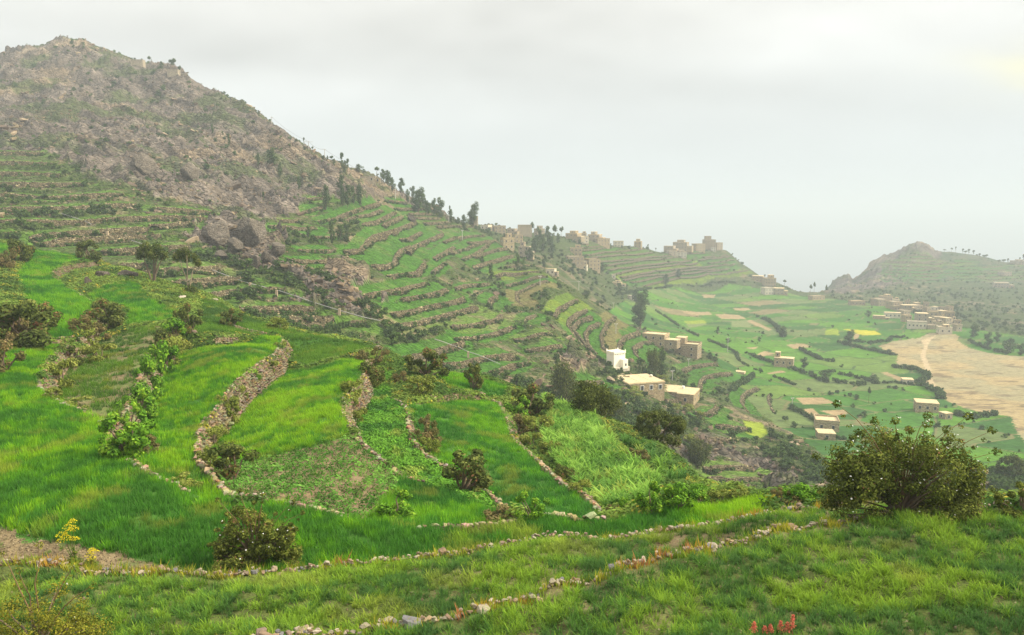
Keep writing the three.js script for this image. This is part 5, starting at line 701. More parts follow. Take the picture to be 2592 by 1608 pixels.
// shrubs on the slopes: the largest stand as bushes of their own, the rest are one mass
{
  const R = rng(910), spots = [], add = (X, Z, w) => spots.push({ X, Z, w, v: w / Z });
  for (const w of WALLS) if (w.far) { const dense = w.look === 'green' ? 1.15 : 1.05; for (const o of walk(w.pts, 1.7)) if (R() < dense * (0.3 + 1.3 * fbm(o.X * 0.05 + 4, o.Z * 0.05, 2)) ) add(o.X + o.mx * (0.4 + 1.2 * R()), o.Z + o.mz * (0.4 + 1.2 * R()), (0.9 + 2.1 * R() * R()) * (w.look === 'green' ? 1.15 : 1)); }
  for (const w of WALLS) if (w.far && w.group === groupA) for (const o of walk(w.pts, 0.8)) if (fbm(o.X * 0.045 + 4, o.Z * 0.045 + w.py, 2) > 0.46) add(o.X + o.mx * (0.2 + 0.9 * R()), o.Z + o.mz * (0.2 + 0.9 * R()), 1.1 + 1.1 * R());
  for (let i = 0; i < 60000; i++) { const c = Math.floor(R() * NC), j = find(ZR, Math.exp(mix(Math.log(110), Math.log(1150), R()))), a = c * NR + j, r = R(), q = R(), k = knot[a]; if (k < LI['slope 1'] || k >= LI['ridge 5'] || (tread[a] && k < LI['ridge 1']) || (zone[a] && zone[a] !== Z_ROCK) || Math.abs(UC[c]) > 0.75) continue; const Z = ZR[j], X = UC[c] * Z, m = fbm(X * 0.03 + 50, Z * 0.03, 3); const p = tread[a] ? 0.12 : zone[a] === Z_ROCK ? 0.13 : k >= LI['ridge 4'] ? 0.2 : 0.58; if (q > p * sstep(0.35, 0.62, m) * 1.6) continue; add(X, Z, (0.7 + 2.6 * r * r) * (Z > 450 ? 1.45 : 1)); }
  for (let i = 0; i < 40000; i++) { const c = Math.floor(R() * NC), j = find(ZR, Math.exp(mix(Math.log(190), Math.log(860), R()))), a = c * NR + j, r = R(), q = R(); if (ZONES[zone[a]] !== 'valley' || Math.abs(UC[c]) > 0.75) continue; const Z = ZR[j], X = UC[c] * Z, e = valleyCell(X, Z).e; if (q < (e < 1.6 ? 0.3 * sstep(0.4, 0.6, fbm(X * 0.02 + 5, Z * 0.02, 2)) : 0.006)) add(X, Z, 1.1 + 2.2 * r * r); }
  spots.sort((p, q) => q.v - p.v);
  spots.slice(0, 240).forEach((p, i) => { const k = i % 4 ? 'shrub' : 'lightshrub', g = plant(k, 0, 0, p.w * FPX / p.Z, p.w * 0.85 * FPX / p.Z, 'green shrub growing on the slopes beyond the near fields', 'shrub', 'shrubs scattered over the slopes', { p: { ...p, Y: ground(p.X, p.Z) }, v: i, name: 'shrub', turn: i * 1.3 }); });
  const rest = spots.slice(240), lists = [[], [], []]; rest.forEach((p, i) => lists[i % 3].push([p.X, EYE + ground(p.X, p.Z) - 0.1, -p.Z, p.w, p.w * (0.7 + 0.4 * h2(i, 3)), p.w, 0, i * 1.7, 0, [1, 1, 1].map((v) => v * (0.7 + 0.6 * h2(i, 9)))]));
  const g = top(new THREE.Group(), 'scrub', 'dark green scrub dotted over all the distant slopes', 'scrub', null, 'stuff'); [KIND.shrub[0], KIND.shrub[2], KIND.lightshrub[0]].forEach((k, i) => { const m = copies(k.crown, M_FOL, lists[i]); m.name = numberedIn(g, 'clumps'); g.add(m); });
  console.log('slope shrubs', spots.length);
  const gr = []; for (let i = 0; i < 140000; i++) { const c = Math.floor(R() * NC), j = find(ZR, Math.exp(mix(Math.log(110), Math.log(600), R()))), a = c * NR + j, r = R(), q = R(), k = knot[a]; if (k < LI['slope 1'] || k >= LI['behind'] || tread[a] || (zone[a] && zone[a] !== Z_ROCK) || Math.abs(UC[c]) > 0.75) continue; const Z = ZR[j], X = UC[c] * Z; if (q > (zone[a] === Z_ROCK ? 0.12 : 0.9) * sstep(0.38, 0.6, fbm(X * 0.06 + 11, Z * 0.06, 3))) continue; const s = (1.6 + 2.4 * r) ; gr.push([X, EYE + ground(X, Z) - 0.05, -Z, s, s * 0.8, s, 0, q * 60, 0, lerp3([0.05, 0.1, 0.02], [0.15, 0.21, 0.05], R())]); }
  top(copies(G_LEAFY, M_LEAF, gr), 'herbs', 'low green herbs and grass between the rocks of the slopes', 'herbs', null, 'stuff');
  const rocks = [[], [], []]; for (let i = 0; i < 120000; i++) { const c = Math.floor(R() * NC), j = find(ZR, Math.exp(mix(Math.log(115), Math.log(640), R()))), a = c * NR + j, r = R(), q = R(), k = knot[a]; if (k < LI['slope 1'] || k >= LI['behind'] || tread[a] || zone[a] >= Z_VALLEY || Math.abs(UC[c]) > 0.75) continue; const Z = ZR[j], X = UC[c] * Z, dense = (zone[a] === Z_ROCK ? 0.34 : 0.1) * sstep(0.35, 0.65, fbm(X * 0.04 + 81, Z * 0.04, 3)); if (q > dense) continue; const s = 0.5 + 0.9 * r + (r > 0.93 ? 2.6 * R() : 0); rocks[i % 3].push([X, EYE + ground(X, Z) + s * 0.1, -Z, s * (1 + 0.7 * R()), s * (0.6 + 0.5 * R()), s, (R() - 0.5) * 0.6, R() * 6.3, (R() - 0.5) * 0.8 - 0.4, R() < 0.3 ? [0.75, 0.68, 0.58] : R() < 0.5 ? [0.5, 0.43, 0.37] : [0.36, 0.31, 0.29]]); }
  const rg = top(new THREE.Group(), 'rubble', 'loose rocks and boulders strewn over the mountain side', 'rocks', null, 'stuff'); rocks.forEach((l, i) => { const m = copies(STONES[[0, 2, 6][i]], MAT.stone, l); m.name = numberedIn(rg, 'rocks'); rg.add(m); }); console.log('rocks', rocks[0].length * 3, 'herbs', gr.length);
}
// big outcrops at the foot of the mountain
function crag(px, py, w, h, seed, label, lean = 0.3, far = true) {
  const p = at(px, py, far), s = p.Z / FPX, R = rng(seed), geo = new THREE.IcosahedronGeometry(0.5, 6), q = geo.attributes.position, c = new Float32Array(q.count * 3), uv = new Float32Array(q.count * 2), planes = []; for (let i = 0; i < 16; i++) planes.push([new THREE.Vector3(R() - 0.5, R() * 0.8 - 0.2, R() - 0.5).normalize(), 0.22 + 0.16 * R()]);
  const v = new THREE.Vector3(); for (let i = 0; i < q.count; i++) { v.fromBufferAttribute(q, i); for (const [n, d] of planes) { const e = v.dot(n) - d; if (e > 0) v.addScaledVector(n, -e * 0.93); } const bed = ridged(v.x * 3 + v.y * 5 + seed, v.z * 3 - v.y * 2, 3); v.multiplyScalar(1 + 0.13 * (bed - 0.5)); q.setXYZ(i, v.x, v.y, v.z); const t = 0.75 + 0.5 * fbm(v.x * 6 + seed, v.y * 6 + v.z * 4, 3); c[i * 3] = 0.23 * t; c[i * 3 + 1] = 0.2 * t; c[i * 3 + 2] = 0.165 * t; uv[i * 2] = v.x * 1.2 + v.z * 0.5; uv[i * 2 + 1] = v.y * 1.2 + v.z * 0.4; }
  geo.setAttribute('color', new THREE.BufferAttribute(c, 3)); geo.setAttribute('uv', new THREE.BufferAttribute(uv, 2)); geo.computeVertexNormals();
  const m = new THREE.Mesh(geo, MAT.rock); m.position.set(p.X, EYE + ground(p.X, p.Z) + h * s * 0.36, -p.Z); m.scale.set(w * s * 1.15, h * s * 1.25, w * s); m.rotation.set(0.1, seed, -lean); top(m, 'rock_outcrop', label, 'rock');
}
crag(538, 620, 74, 80, 3, 'grey brown rock outcrop, left of two large ones at the mountain foot'); crag(632, 618, 76, 92, 4, 'dark grey rock outcrop, right and largest of two at the mountain foot'); crag(592, 640, 46, 54, 5, 'pointed rock between the two large outcrops', 0.5); crag(672, 665, 34, 40, 6, 'upright slab below the right outcrop', -0.2); crag(642, 672, 30, 36, 7, 'small block below the right outcrop', 0.1); crag(560, 655, 40, 26, 8, 'pale rock slab below the left outcrop', 0.4); crag(700, 640, 40, 40, 9, 'leaning rock right of the largest outcrop', 0.6); crag(360, 430, 56, 60, 10, 'pale leaning rock face on the lower mountain', 0.4); crag(480, 455, 60, 60, 11, 'tall rock slab in the middle of the lower mountain face', 0.5); crag(1040, 560, 26, 22, 12, 'pale rock knob above the spur terraces'); crag(255, 705, 40, 26, 13, 'rock pile on the knoll behind the left fields', 0.2, false); crag(318, 705, 56, 30, 14, 'pale rubble knoll behind the left fields', 0.2, false); crag(225, 722, 24, 24, 15, 'dark boulder on the side of the rocky knoll', 0, false);

// ------------------------------------------------------------------ hedges between the valley fields
{
  const R = rng(1200); let n = 0;
  const H = (label, pts, w = 3.4, h = 2.6) => {
    const P = pts.map(([x, y]) => ({ ...at(x, y, true), d: 0 })), gs = [], seg = walk(P, w * 0.5);
    for (const o of seg) { if (fbm(o.X * 0.09, o.Z * 0.09, 2) < (w < 3 ? 0.5 : 0.3) || R() < 0.06) continue; const k = KIND.shrub[Math.floor(R() * 4)].crown, s = w * (0.7 + 0.6 * R()), X = o.X + (R() - 0.5) * 1.2, Z = o.Z + (R() - 0.5) * 1.2; gs.push(k.clone().applyMatrix4(M4.compose(V3.set(X, EYE + ground(X, Z) - 0.2, -Z), Q4.setFromAxisAngle(UPV, R() * 6.3), S3.set(s, h * (0.7 + 0.6 * R()) * 1.2, s)))); }
    if (gs.length) top(new THREE.Mesh(mergeGeometries(gs), M_FOL), 'hedge', label, 'hedge', 'hedges between the valley fields');
  };
  H('dark hedge running down to the flat roofed valley house', [[1892, 896], [1947, 916], [1980, 930], [2005, 937]]); H('dark hedge right of the flat roofed valley house', [[2011, 938], [2050, 949], [2075, 962], [2093, 968]]);
  H('long dark hedge in the middle of the valley fields', [[2102, 944], [2154, 953], [2206, 966]]); H('short hedge below the long one in the middle of the valley', [[2111, 969], [2154, 972], [2190, 976]]);
  H('low hedge on the near side of the striped plot', [[2209, 972], [2260, 969], [2336, 978]], 2.8, 2); H('dark hedge curving round the field corner beside the dry plain', [[2260, 932], [2291, 932], [2336, 944], [2352, 956], [2330, 969]], 4.5, 3.4);
  H('long dark hedge from the big valley tree toward the dry plain', [[2123, 870], [2184, 883], [2230, 893], [2263, 900]], 4, 3); H('bushy hedge above the long one, ending at the plain', [[2157, 865], [2199, 870], [2251, 865], [2254, 856]], 3.6, 2.6);
  H('hedge on the upper edge of the dry plain below the village', [[2260, 855], [2288, 856], [2315, 861]], 3.6, 2.6); H('slanting dark hedge left of the bright middle plot', [[2026, 885], [2050, 899], [2078, 911], [2108, 917]], 3.6, 2.8);
  H('dark hedge at the lower corner of the dry plain', [[2348, 981], [2379, 996], [2385, 1014]], 4.5, 3.4); H('row of tall bushes slanting through the upper valley fields', [[1920, 804], [1944, 813], [1965, 829], [1983, 853]], 4, 3);
  H('hedge of trees on the right bank of the dry plain', [[2455, 866], [2500, 884], [2549, 898]], 4, 3); H('hedge along the foot of the spur, upper half', [[1640, 770], [1690, 806], [1737, 838], [1792, 861]], 2.6, 1.8);
  H('hedge along the foot of the spur, middle part', [[1792, 861], [1865, 896], [1868, 911], [1935, 944]], 2.6, 1.8); H('hedge along the foot of the spur, lower part', [[1935, 946], [2003, 972], [2060, 1000]], 2.6, 1.8);
  H('bushy hedge above the striped lower plots', [[2000, 1036], [2040, 1052], [2080, 1076]], 3.2, 2.4); H('hedge below the house half hidden by the largest bush', [[2420, 1050], [2460, 1060], [2520, 1052]], 4, 3);
  H('leafy hedge on the round terrace right of the main houses', [[1850, 990], [1880, 972], [1905, 955]], 3.4, 3); H('hedge behind the upper valley plots, left part', [[1560, 745], [1640, 732], [1700, 724]], 3.4, 2.4); H('hedge behind the upper valley plots, right part', [[1730, 722], [1800, 716], [1860, 716]], 3.4, 2.4);
}

// ------------------------------------------------------------------ houses: stone walls, flat earth roofs, small windows
const colr = (r, g, b) => new THREE.Color().setRGB(r, g, b);
const wallMat = (c, b = 0.05) => new THREE.MeshPhysicalMaterial({ ...soft, color: colr(...c), map: masonMap, bumpMap: masonBump, bumpScale: b });
const M_HOUSE = [wallMat([0.6, 0.5, 0.34]), wallMat([0.52, 0.44, 0.32]), wallMat([0.66, 0.56, 0.39]), wallMat([0.6, 0.53, 0.42])];
const M_PLASTER = new THREE.MeshPhysicalMaterial({ ...soft, color: colr(0.8, 0.71, 0.55), map: grainMap, bumpMap: grainBump, bumpScale: 0.02 }), M_WHITE = new THREE.MeshPhysicalMaterial({ ...soft, color: colr(1, 0.93, 0.76), map: texture(128, (u, v) => 0.86 + 0.14 * fbm(u * 10, v * 10, 4, 10)), bumpMap: grainBump, bumpScale: 0.02 });
const M_ROOF = new THREE.MeshPhysicalMaterial({ ...soft, color: colr(0.76, 0.6, 0.36), map: grainMap, bumpMap: grainBump, bumpScale: 0.04 }), M_DULLROOF = new THREE.MeshPhysicalMaterial({ ...soft, color: colr(0.52, 0.43, 0.3), map: grainMap, bumpMap: grainBump, bumpScale: 0.04 }), M_DARK = new THREE.MeshPhysicalMaterial({ color: colr(0.03, 0.03, 0.035), roughness: 0.35 }), M_FRAME = new THREE.MeshPhysicalMaterial({ ...soft, color: colr(0.75, 0.75, 0.72) }), M_BLUE = new THREE.MeshPhysicalMaterial({ ...soft, color: colr(0.3, 0.42, 0.5) }), M_PALE = new THREE.MeshPhysicalMaterial({ ...soft, color: colr(0.6, 0.55, 0.45) });
function boxUV(w, h, d, tile = 4.2) { const g = new THREE.BoxGeometry(w, h, d), p = g.attributes.position, n = g.attributes.normal, uv = g.attributes.uv; for (let i = 0; i < p.count; i++) { const ny = Math.abs(n.getY(i)), nx = Math.abs(n.getX(i)); uv.setXY(i, (nx > 0.5 ? p.getZ(i) + 0.37 : p.getX(i)) / tile, (ny > 0.5 ? p.getZ(i) : p.getY(i)) / tile); } return g; }
const at3 = (m, x, y, z) => { m.position.set(x, y, z); return m; };
function block(g, w, h, d, x, y, z, mat, o = {}) {   // one house body: wall, roof slab with a low stone edge, windows on the front and the right side
  const wl = at3(part(g, 'wall', boxUV(w, h, d), mat), x, y + h / 2, z);
  const rf = at3(part(g, 'roof', boxUV(w + (o.eave ?? 0.24), o.thick ?? 0.28, d + (o.eave ?? 0.24), 5), o.roof ?? M_ROOF), x, y + h + 0.14, z);
  if (o.rim) for (const [rx, rz, rw, rd] of [[0, d / 2, w + 0.3, 0.3], [0, -d / 2, w + 0.3, 0.3], [w / 2, 0, 0.3, d - 0.3], [-w / 2, 0, 0.3, d - 0.3]]) at3(part(g, 'parapet', boxUV(rw, o.rim, rd), mat), x + rx, y + h + 0.28 + o.rim / 2, z + rz);
  const win = (wx, wy, wz, turnY, ww, wh, white) => { const f = at3(part(g, 'window', new THREE.BoxGeometry(ww + (white ? 0.3 : 0.16), wh + (white ? 0.3 : 0.16), 0.14), white ? M_FRAME : M_PALE), wx, wy, wz); f.rotation.y = turnY; at3(part(f, 'pane', new THREE.BoxGeometry(ww, wh, 0.1), M_DARK), 0, 0, 0.05); };
  const nw = o.windows ?? Math.max(1, Math.round(w / 3.2)), fl = o.floors ?? Math.max(1, Math.round(h / 3.1)), fh = h / fl;
  for (let k = 0; k < fl; k++) { for (let q = 0; q < nw; q++) win(x + (q + 0.5 - nw / 2) * w / nw, y + fh * (k + 0.55), z + d / 2 + 0.04, 0, o.ww ?? 0.85, o.wh ?? 1.15, o.white && q > 0); const ns = o.side ?? Math.max(1, Math.round(d / 4)); for (let q = 0; q < ns; q++) { win(x + w / 2 + 0.04, y + fh * (k + 0.55), z + (q + 0.5 - ns / 2) * d / ns, Math.PI / 2, 0.7, 0.9); win(x - w / 2 - 0.04, y + fh * (k + 0.55), z + (q + 0.5 - ns / 2) * d / ns, -Math.PI / 2, 0.7, 0.9); } }
  if (o.door !== undefined) at3(part(g, 'door', new THREE.BoxGeometry(1.0, 1.9, 0.12), M_DARK), x + o.door, y + 0.95, z + d / 2 + 0.03);
  return wl;
}
function house(x0, x1, yt, yb, label, o = {}) {   // from the rows and columns it covers in the photograph
  const p = at((x0 + x1) / 2, yb, true), s = p.Z / FPX, turnY = o.turn ?? 0, D = o.deep ?? 1.05, c = Math.abs(Math.cos(turnY)), sn = Math.abs(Math.sin(turnY)), W = (x1 - x0) * s / (c + D * sn), H = Math.max(2.2, (yb - yt) * s * (o.low ?? 0.94)), d = W * D;
  const g = new THREE.Group(), foot = H * 0.35 + 0.8; g.position.set(p.X, EYE + ground(p.X, p.Z) - 0.2, -p.Z - d * 0.45); g.rotation.y = turnY;
  const base = boxUV(W - 0.02, foot, d - 0.02); at3(part(g, 'footing', base, M_HOUSE[o.m ?? 0]), 0, -foot / 2, 0);
  block(g, W, H, d, 0, 0, 0, o.mat ?? M_HOUSE[o.m ?? 0], { roof: o.roof, rim: o.rim, windows: o.windows, floors: o.floors, white: o.white, door: o.door, side: o.side });
  if (o.tower) block(g, W * o.tower[0], H * o.tower[1], d * 0.6, W * o.tower[2], H + 0.28, -d * 0.1, M_HOUSE[o.m ?? 0], { floors: 1, windows: 1, side: 1, roof: o.roof });
  if (o.annex) block(g, W * o.annex[0], H * o.annex[1], d * 0.7, W * (0.5 + o.annex[0] / 2), -0.3, 0.1 * d, M_HOUSE[((o.m ?? 0) + 1) % 4], { floors: 1, windows: 1, roof: o.roof });
  return top(g, o.name ?? 'stone_house', label, o.cat ?? 'house', o.group);
}
// the nearest group: tomb, long house, split house, two upper houses
{
  const p = at(1622, 992, true), s = p.Z / FPX, g = new THREE.Group(); g.position.set(p.X, EYE + ground(p.X, p.Z) - 0.3, -p.Z - 50 * s); g.rotation.y = 0.3;
  const W = 104 * s, d = 104 * s, h = 24 * s; at3(part(g, 'footing', boxUV(W - 0.1, 3, d - 0.1), M_HOUSE[0]), 0, -1.5, 0);
  block(g, W, h, d, 0, 0, 0, M_HOUSE[0], { windows: 4, floors: 1, white: true, ww: 0.9, wh: 1.3, side: 1, thick: 0.3 });
  for (let k = 0; k < 3; k++) at3(part(g, 'roof_slab', boxUV(W * 0.325, 0.16, d * 0.98, 5), M_ROOF), (k - 1) * W * 0.335, h + 0.37, 0);
  at3(part(g, 'chimney', new THREE.SphereGeometry(0.55, 10, 8), M_PALE), W * 0.4, h + 0.8, -d * 0.05); block(g, W * 0.5, h * 0.95, d * 0.3, -W * 0.28, 0, -d * 0.66, M_HOUSE[2], { windows: 0, floors: 1, side: 0, roof: M_DULLROOF });
  top(g, 'stone_house', 'long flat roofed stone house with a row of white framed windows', 'house', 'houses of the nearest hamlet');
}
{
  const p = at(1728, 1020, true), s = p.Z / FPX, g = new THREE.Group(); g.position.set(p.X, EYE + ground(p.X, p.Z) - 0.3, -p.Z - 40 * s); g.rotation.y = -0.42; const h = 28 * s;
  at3(part(g, 'footing', boxUV(76 * s, 4, 76 * s), M_HOUSE[1]), 0, -2.02, 0);
  block(g, 54 * s, h, 84 * s, -22 * s, 0, 0, M_HOUSE[1], { windows: 2, floors: 1, side: 1, door: 4 * s }); block(g, 42 * s, h * 1.03, 84 * s, 26 * s, -0.1, 1.5, M_HOUSE[0], { windows: 1, floors: 1, side: 2, white: true }); block(g, 24 * s, h * 0.7, 20 * s, -40 * s, -0.4, 50 * s, M_HOUSE[2], { windows: 0, floors: 1, side: 1 });
  at3(part(g, 'water_tank', new THREE.CylinderGeometry(0.5, 0.5, 0.9, 12), M_FRAME), 8 * s, h + 0.75, -8 * s);
  top(g, 'stone_house', 'flat roofed stone house in two parts, right of the long house', 'house', 'houses of the nearest hamlet');
}
{ // whitewashed tomb with stepped corners and a low dome
  const p = at(1562, 936, true), s = p.Z / FPX, g = new THREE.Group(), w = 36 * s, h = 34 * s; g.position.set(p.X, EYE + ground(p.X, p.Z), -p.Z - 3.5); g.rotation.y = 0.5;
  at3(part(g, 'terrace', boxUV(w * 1.5, 12 * s, w * 1.35), M_PLASTER), -2 * s, 0, 0.3); at3(part(g, 'wall', boxUV(w, h, w * 0.9), M_WHITE), 0, h / 2 + 5.9 * s, 0); at3(part(g, 'wall', boxUV(w * 0.42, h * 0.7, w * 0.35), M_WHITE), w * 0.28, h * 0.35 + 1.5 * s, w * 0.62);
  for (const [x, z, rw, rd] of [[0, w * 0.45, w * 1.04, 0.35], [0, -w * 0.45, w * 1.04, 0.35], [w * 0.5, 0, 0.35, w * 0.86], [-w * 0.5, 0, 0.35, w * 0.86]]) at3(part(g, 'parapet', boxUV(rw, 0.7, rd), M_WHITE), x, h + 5.9 * s + 0.35, z);
  for (const [x, z] of [[1, 1], [-1, 1], [1, -1], [-1, -1]]) at3(part(g, 'corner_finial', new THREE.ConeGeometry(0.32, 0.9, 4), M_WHITE), x * w * 0.49, h + 5.9 * s + 1.1, z * w * 0.44);
  at3(part(g, 'dome', new THREE.SphereGeometry(w * 0.34, 20, 8, 0, 6.284, 0, 1.5), M_WHITE), 0, h + 5.9 * s, 0).scale.y = 0.62; for (let k = 0; k < 6; k++) at3(part(g, 'drain_hole', new THREE.BoxGeometry(0.22, 0.22, 0.1), M_DARK), (k - 2.5) * w * 0.14, h + 4.4 * s, w * 0.45 + 0.03);
  at3(part(g, 'finial', new THREE.ConeGeometry(0.28, 1.1, 10), M_WHITE), 0, h + 5.9 * s + w * 0.24, 0); at3(part(g, 'window', new THREE.BoxGeometry(0.6, 0.8, 0.12), M_DARK), w * 0.3, h * 0.35, w * 0.62 + w * 0.175);
  top(g, 'tomb', 'whitewashed square tomb with low dome and pointed corners', 'tomb');
}
house(1628, 1700, 845, 877, 'upper flat roofed house beside the tall eucalyptus, with a lower walled yard', { turn: -0.5, deep: 0.75, annex: [0.55, 0.7], group: 'houses of the nearest hamlet', rim: 0.3 });
house(1708, 1784, 872, 905, 'large square stone house with parapet roof at the edge of the valley', { turn: -0.45, deep: 0.85, m: 1, rim: 0.8, tower: [0.4, 0.5, -0.3], group: 'houses of the nearest hamlet', windows: 2 });
{ const p = at(1869, 942, true), m = new THREE.Mesh(boxUV(6.5, 1, 3.6), M_ROOF); m.position.set(p.X, EYE + ground(p.X, p.Z), -p.Z); m.rotation.y = -0.5; top(m, 'threshing_floor', 'pale flat threshing floor among the round terraces', 'threshing floor'); }
// villages: [left, right, top, foot, options]
function village(say, group, list, o = {}) { o = { low: 0.84, ...o }; list.sort((a, b) => a[0] + a[1] - b[0] - b[1]).forEach((h, i) => { const q = { m: i % 4, roof: i % 3 === 1 ? M_DULLROOF : M_ROOF, rim: i % 3 ? 0.45 : 0, ...(i % 3 === 0 && h[1] - h[0] > 24 ? { annex: [0.35, 0.65] } : {}), ...(i % 4 === 2 ? { tower: [0.45, 0.35, 0.15] } : {}), turn: ((i * 37) % 10 - 5) * 0.09, ...o, ...h[4] }; house(h[0], h[1], h[2], h[3], say(nth(i + 1), q), { ...q, group }); }); }
const cream = { mat: M_PLASTER }, dull = { roof: M_DULLROOF };
house(912, 950, 446, 460, 'long grey house on the mountain ridge among trees', { m: 3, deep: 0.3, annex: [0.3, 0.8], ...dull }); house(332, 361, 151, 166, 'ruined stone wall house near the mountain top', { m: 3, deep: 0.5, windows: 0, side: 0, ...dull }); house(424, 450, 176, 193, 'small stone ruin below the trees on the mountain top', { m: 3, deep: 0.6, windows: 0, side: 0, ...dull }); house(1188, 1209, 546, 572, 'stone tower under the trees at the end of the ridge', { m: 3, windows: 1, ...dull });
village((n) => `stone house of the first village behind the spur, ${n} from the left`, 'houses of the first village', [[1217, 1245, 567, 583, cream], [1246, 1280, 570, 589], [1311, 1346, 566, 598, { m: 3, windows: 0, ...dull }], [1352, 1379, 577, 600, { tower: [0.5, 0.4, 0.1] }], [1266, 1302, 598, 632, { turn: 0.3 }], [1298, 1324, 592, 615], [1312, 1345, 618, 656, { m: 3, turn: -0.2, tower: [0.4, 0.3, -0.2], windows: 2, ...dull }], [1284, 1310, 576, 596, { ...dull, m: 3 }]]);
village((n) => `stone house of the ridge crest village in the middle, ${n} from the left`, 'houses of the ridge crest village', [[1432, 1474, 587, 611, { tower: [0.5, 0.25, 0] }], [1455, 1490, 596, 616, cream], [1488, 1527, 590, 613, { tower: [0.4, 0.3, -0.1] }], [1503, 1544, 602, 622], [1468, 1486, 585, 600], [1555, 1578, 609, 625, cream], [1605, 1628, 608, 628, { tower: [0.5, 0.3, 0] }]]);
village((n) => `pale house on the slope below the ridge crest village, ${n} from the left`, 'houses below the ridge crest village', [[1430, 1478, 647, 671, { annex: [0.2, 0.5] }], [1443, 1476, 625, 648], [1482, 1520, 652, 684, { rim: 0.4 }], [1474, 1489, 668, 684, cream], [1382, 1409, 677, 698, { ...cream, deep: 0.6 }], [1545, 1577, 713, 724, { deep: 0.6, windows: 0 }], [1590, 1608, 748, 760, cream], [1549, 1558, 694, 706, cream]]);
village((n) => `stone house of the hilltop village left of the pass, ${n} from the left`, 'houses of the hilltop village', [[1681, 1714, 620, 640, { m: 3 }], [1704, 1750, 609, 638, { tower: [0.5, 0.2, 0] }], [1707, 1740, 637, 652, cream], [1755, 1785, 615, 637], [1784, 1811, 603, 634, { tower: [0.5, 0.35, -0.1] }], [1808, 1830, 612, 634], [1800, 1815, 624, 638, cream], [1690, 1712, 634, 648, { m: 3 }]], dull);
village((n) => `house at the far end of the valley by the pass, ${n} from the left`, 'houses by the pass', [[1905, 1940, 696, 714], [1936, 1966, 701, 726, { rim: 0.3 }], [1932, 1960, 727, 746, cream], [1958, 1992, 727, 746], [2050, 2090, 748, 760, { deep: 0.5 }], [2155, 2190, 761, 773, { deep: 0.6 }]]);
village((n) => `stone house of the village beside the dry plain, ${n} from the left`, 'houses of the village beside the plain', [[2216, 2252, 756, 775], [2234, 2262, 749, 763], [2252, 2286, 762, 782], [2286, 2312, 770, 788], [2303, 2337, 771, 788], [2242, 2284, 789, 806, { ...cream, deep: 0.5 }], [2212, 2244, 798, 808, { deep: 0.5, windows: 0 }], [2278, 2306, 784, 803], [2288, 2308, 796, 816], [2321, 2356, 788, 822, { turn: -0.3, windows: 2 }], [2355, 2380, 786, 811], [2376, 2399, 783, 806], [2397, 2418, 786, 815], [2301, 2348, 812, 833, { ...cream, deep: 0.45, windows: 5, floors: 1, name: 'arcaded_house' }], [2350, 2377, 823, 834, { windows: 0 }], [2371, 2390, 815, 830], [2366, 2398, 801, 818], [2379, 2416, 827, 846, { ...cream }], [2385, 2410, 801, 824], [2417, 2436, 820, 839], [2340, 2356, 776, 792], [2408, 2424, 806, 822, { m: 3 }], [2262, 2280, 756, 768, cream], [2292, 2308, 760, 773], [2316, 2330, 764, 777], [2340, 2354, 764, 778], [2362, 2376, 774, 788, cream], [2382, 2394, 776, 789], [2324, 2338, 800, 812, cream], [2262, 2278, 774, 786], [2400, 2414, 774, 788], [2356, 2370, 810, 822, cream], [2422, 2434, 810, 820]]);
village((n) => `small pale house on the slope of the far right hill, ${n} from the left`, 'houses on the far right hill', [[2537, 2562, 688, 699], [2522, 2565, 714, 729], [2571, 2600, 660, 671]], { m: 3, ...dull });
house(1962, 2016, 905, 930, 'flat roofed farmhouse standing alone on the valley fields', { turn: -0.45, deep: 0.6, tower: [0.25, 0.5, -0.35], windows: 3, floors: 1 }); house(2286, 2319, 960, 973, 'small flat hut beside the dry plain', { turn: -0.3, windows: 1, ...cream }); house(2322, 2388, 1018, 1044, 'broad pale flat roofed house above the largest bush', { turn: -0.35, deep: 0.9, floors: 1, m: 2 }); house(2066, 2138, 1066, 1092, 'walled house with an open roof left of the largest bush', { turn: -0.3, rim: 0.6, m: 2, floors: 1 }); house(2072, 2122, 1098, 1114, 'low pale roof partly behind the largest bush', { turn: -0.2, floors: 1, windows: 1 }); house(2386, 2412, 1045, 1062, 'small stone hut right behind the largest bush', { turn: 0.2, m: 1, windows: 1 });

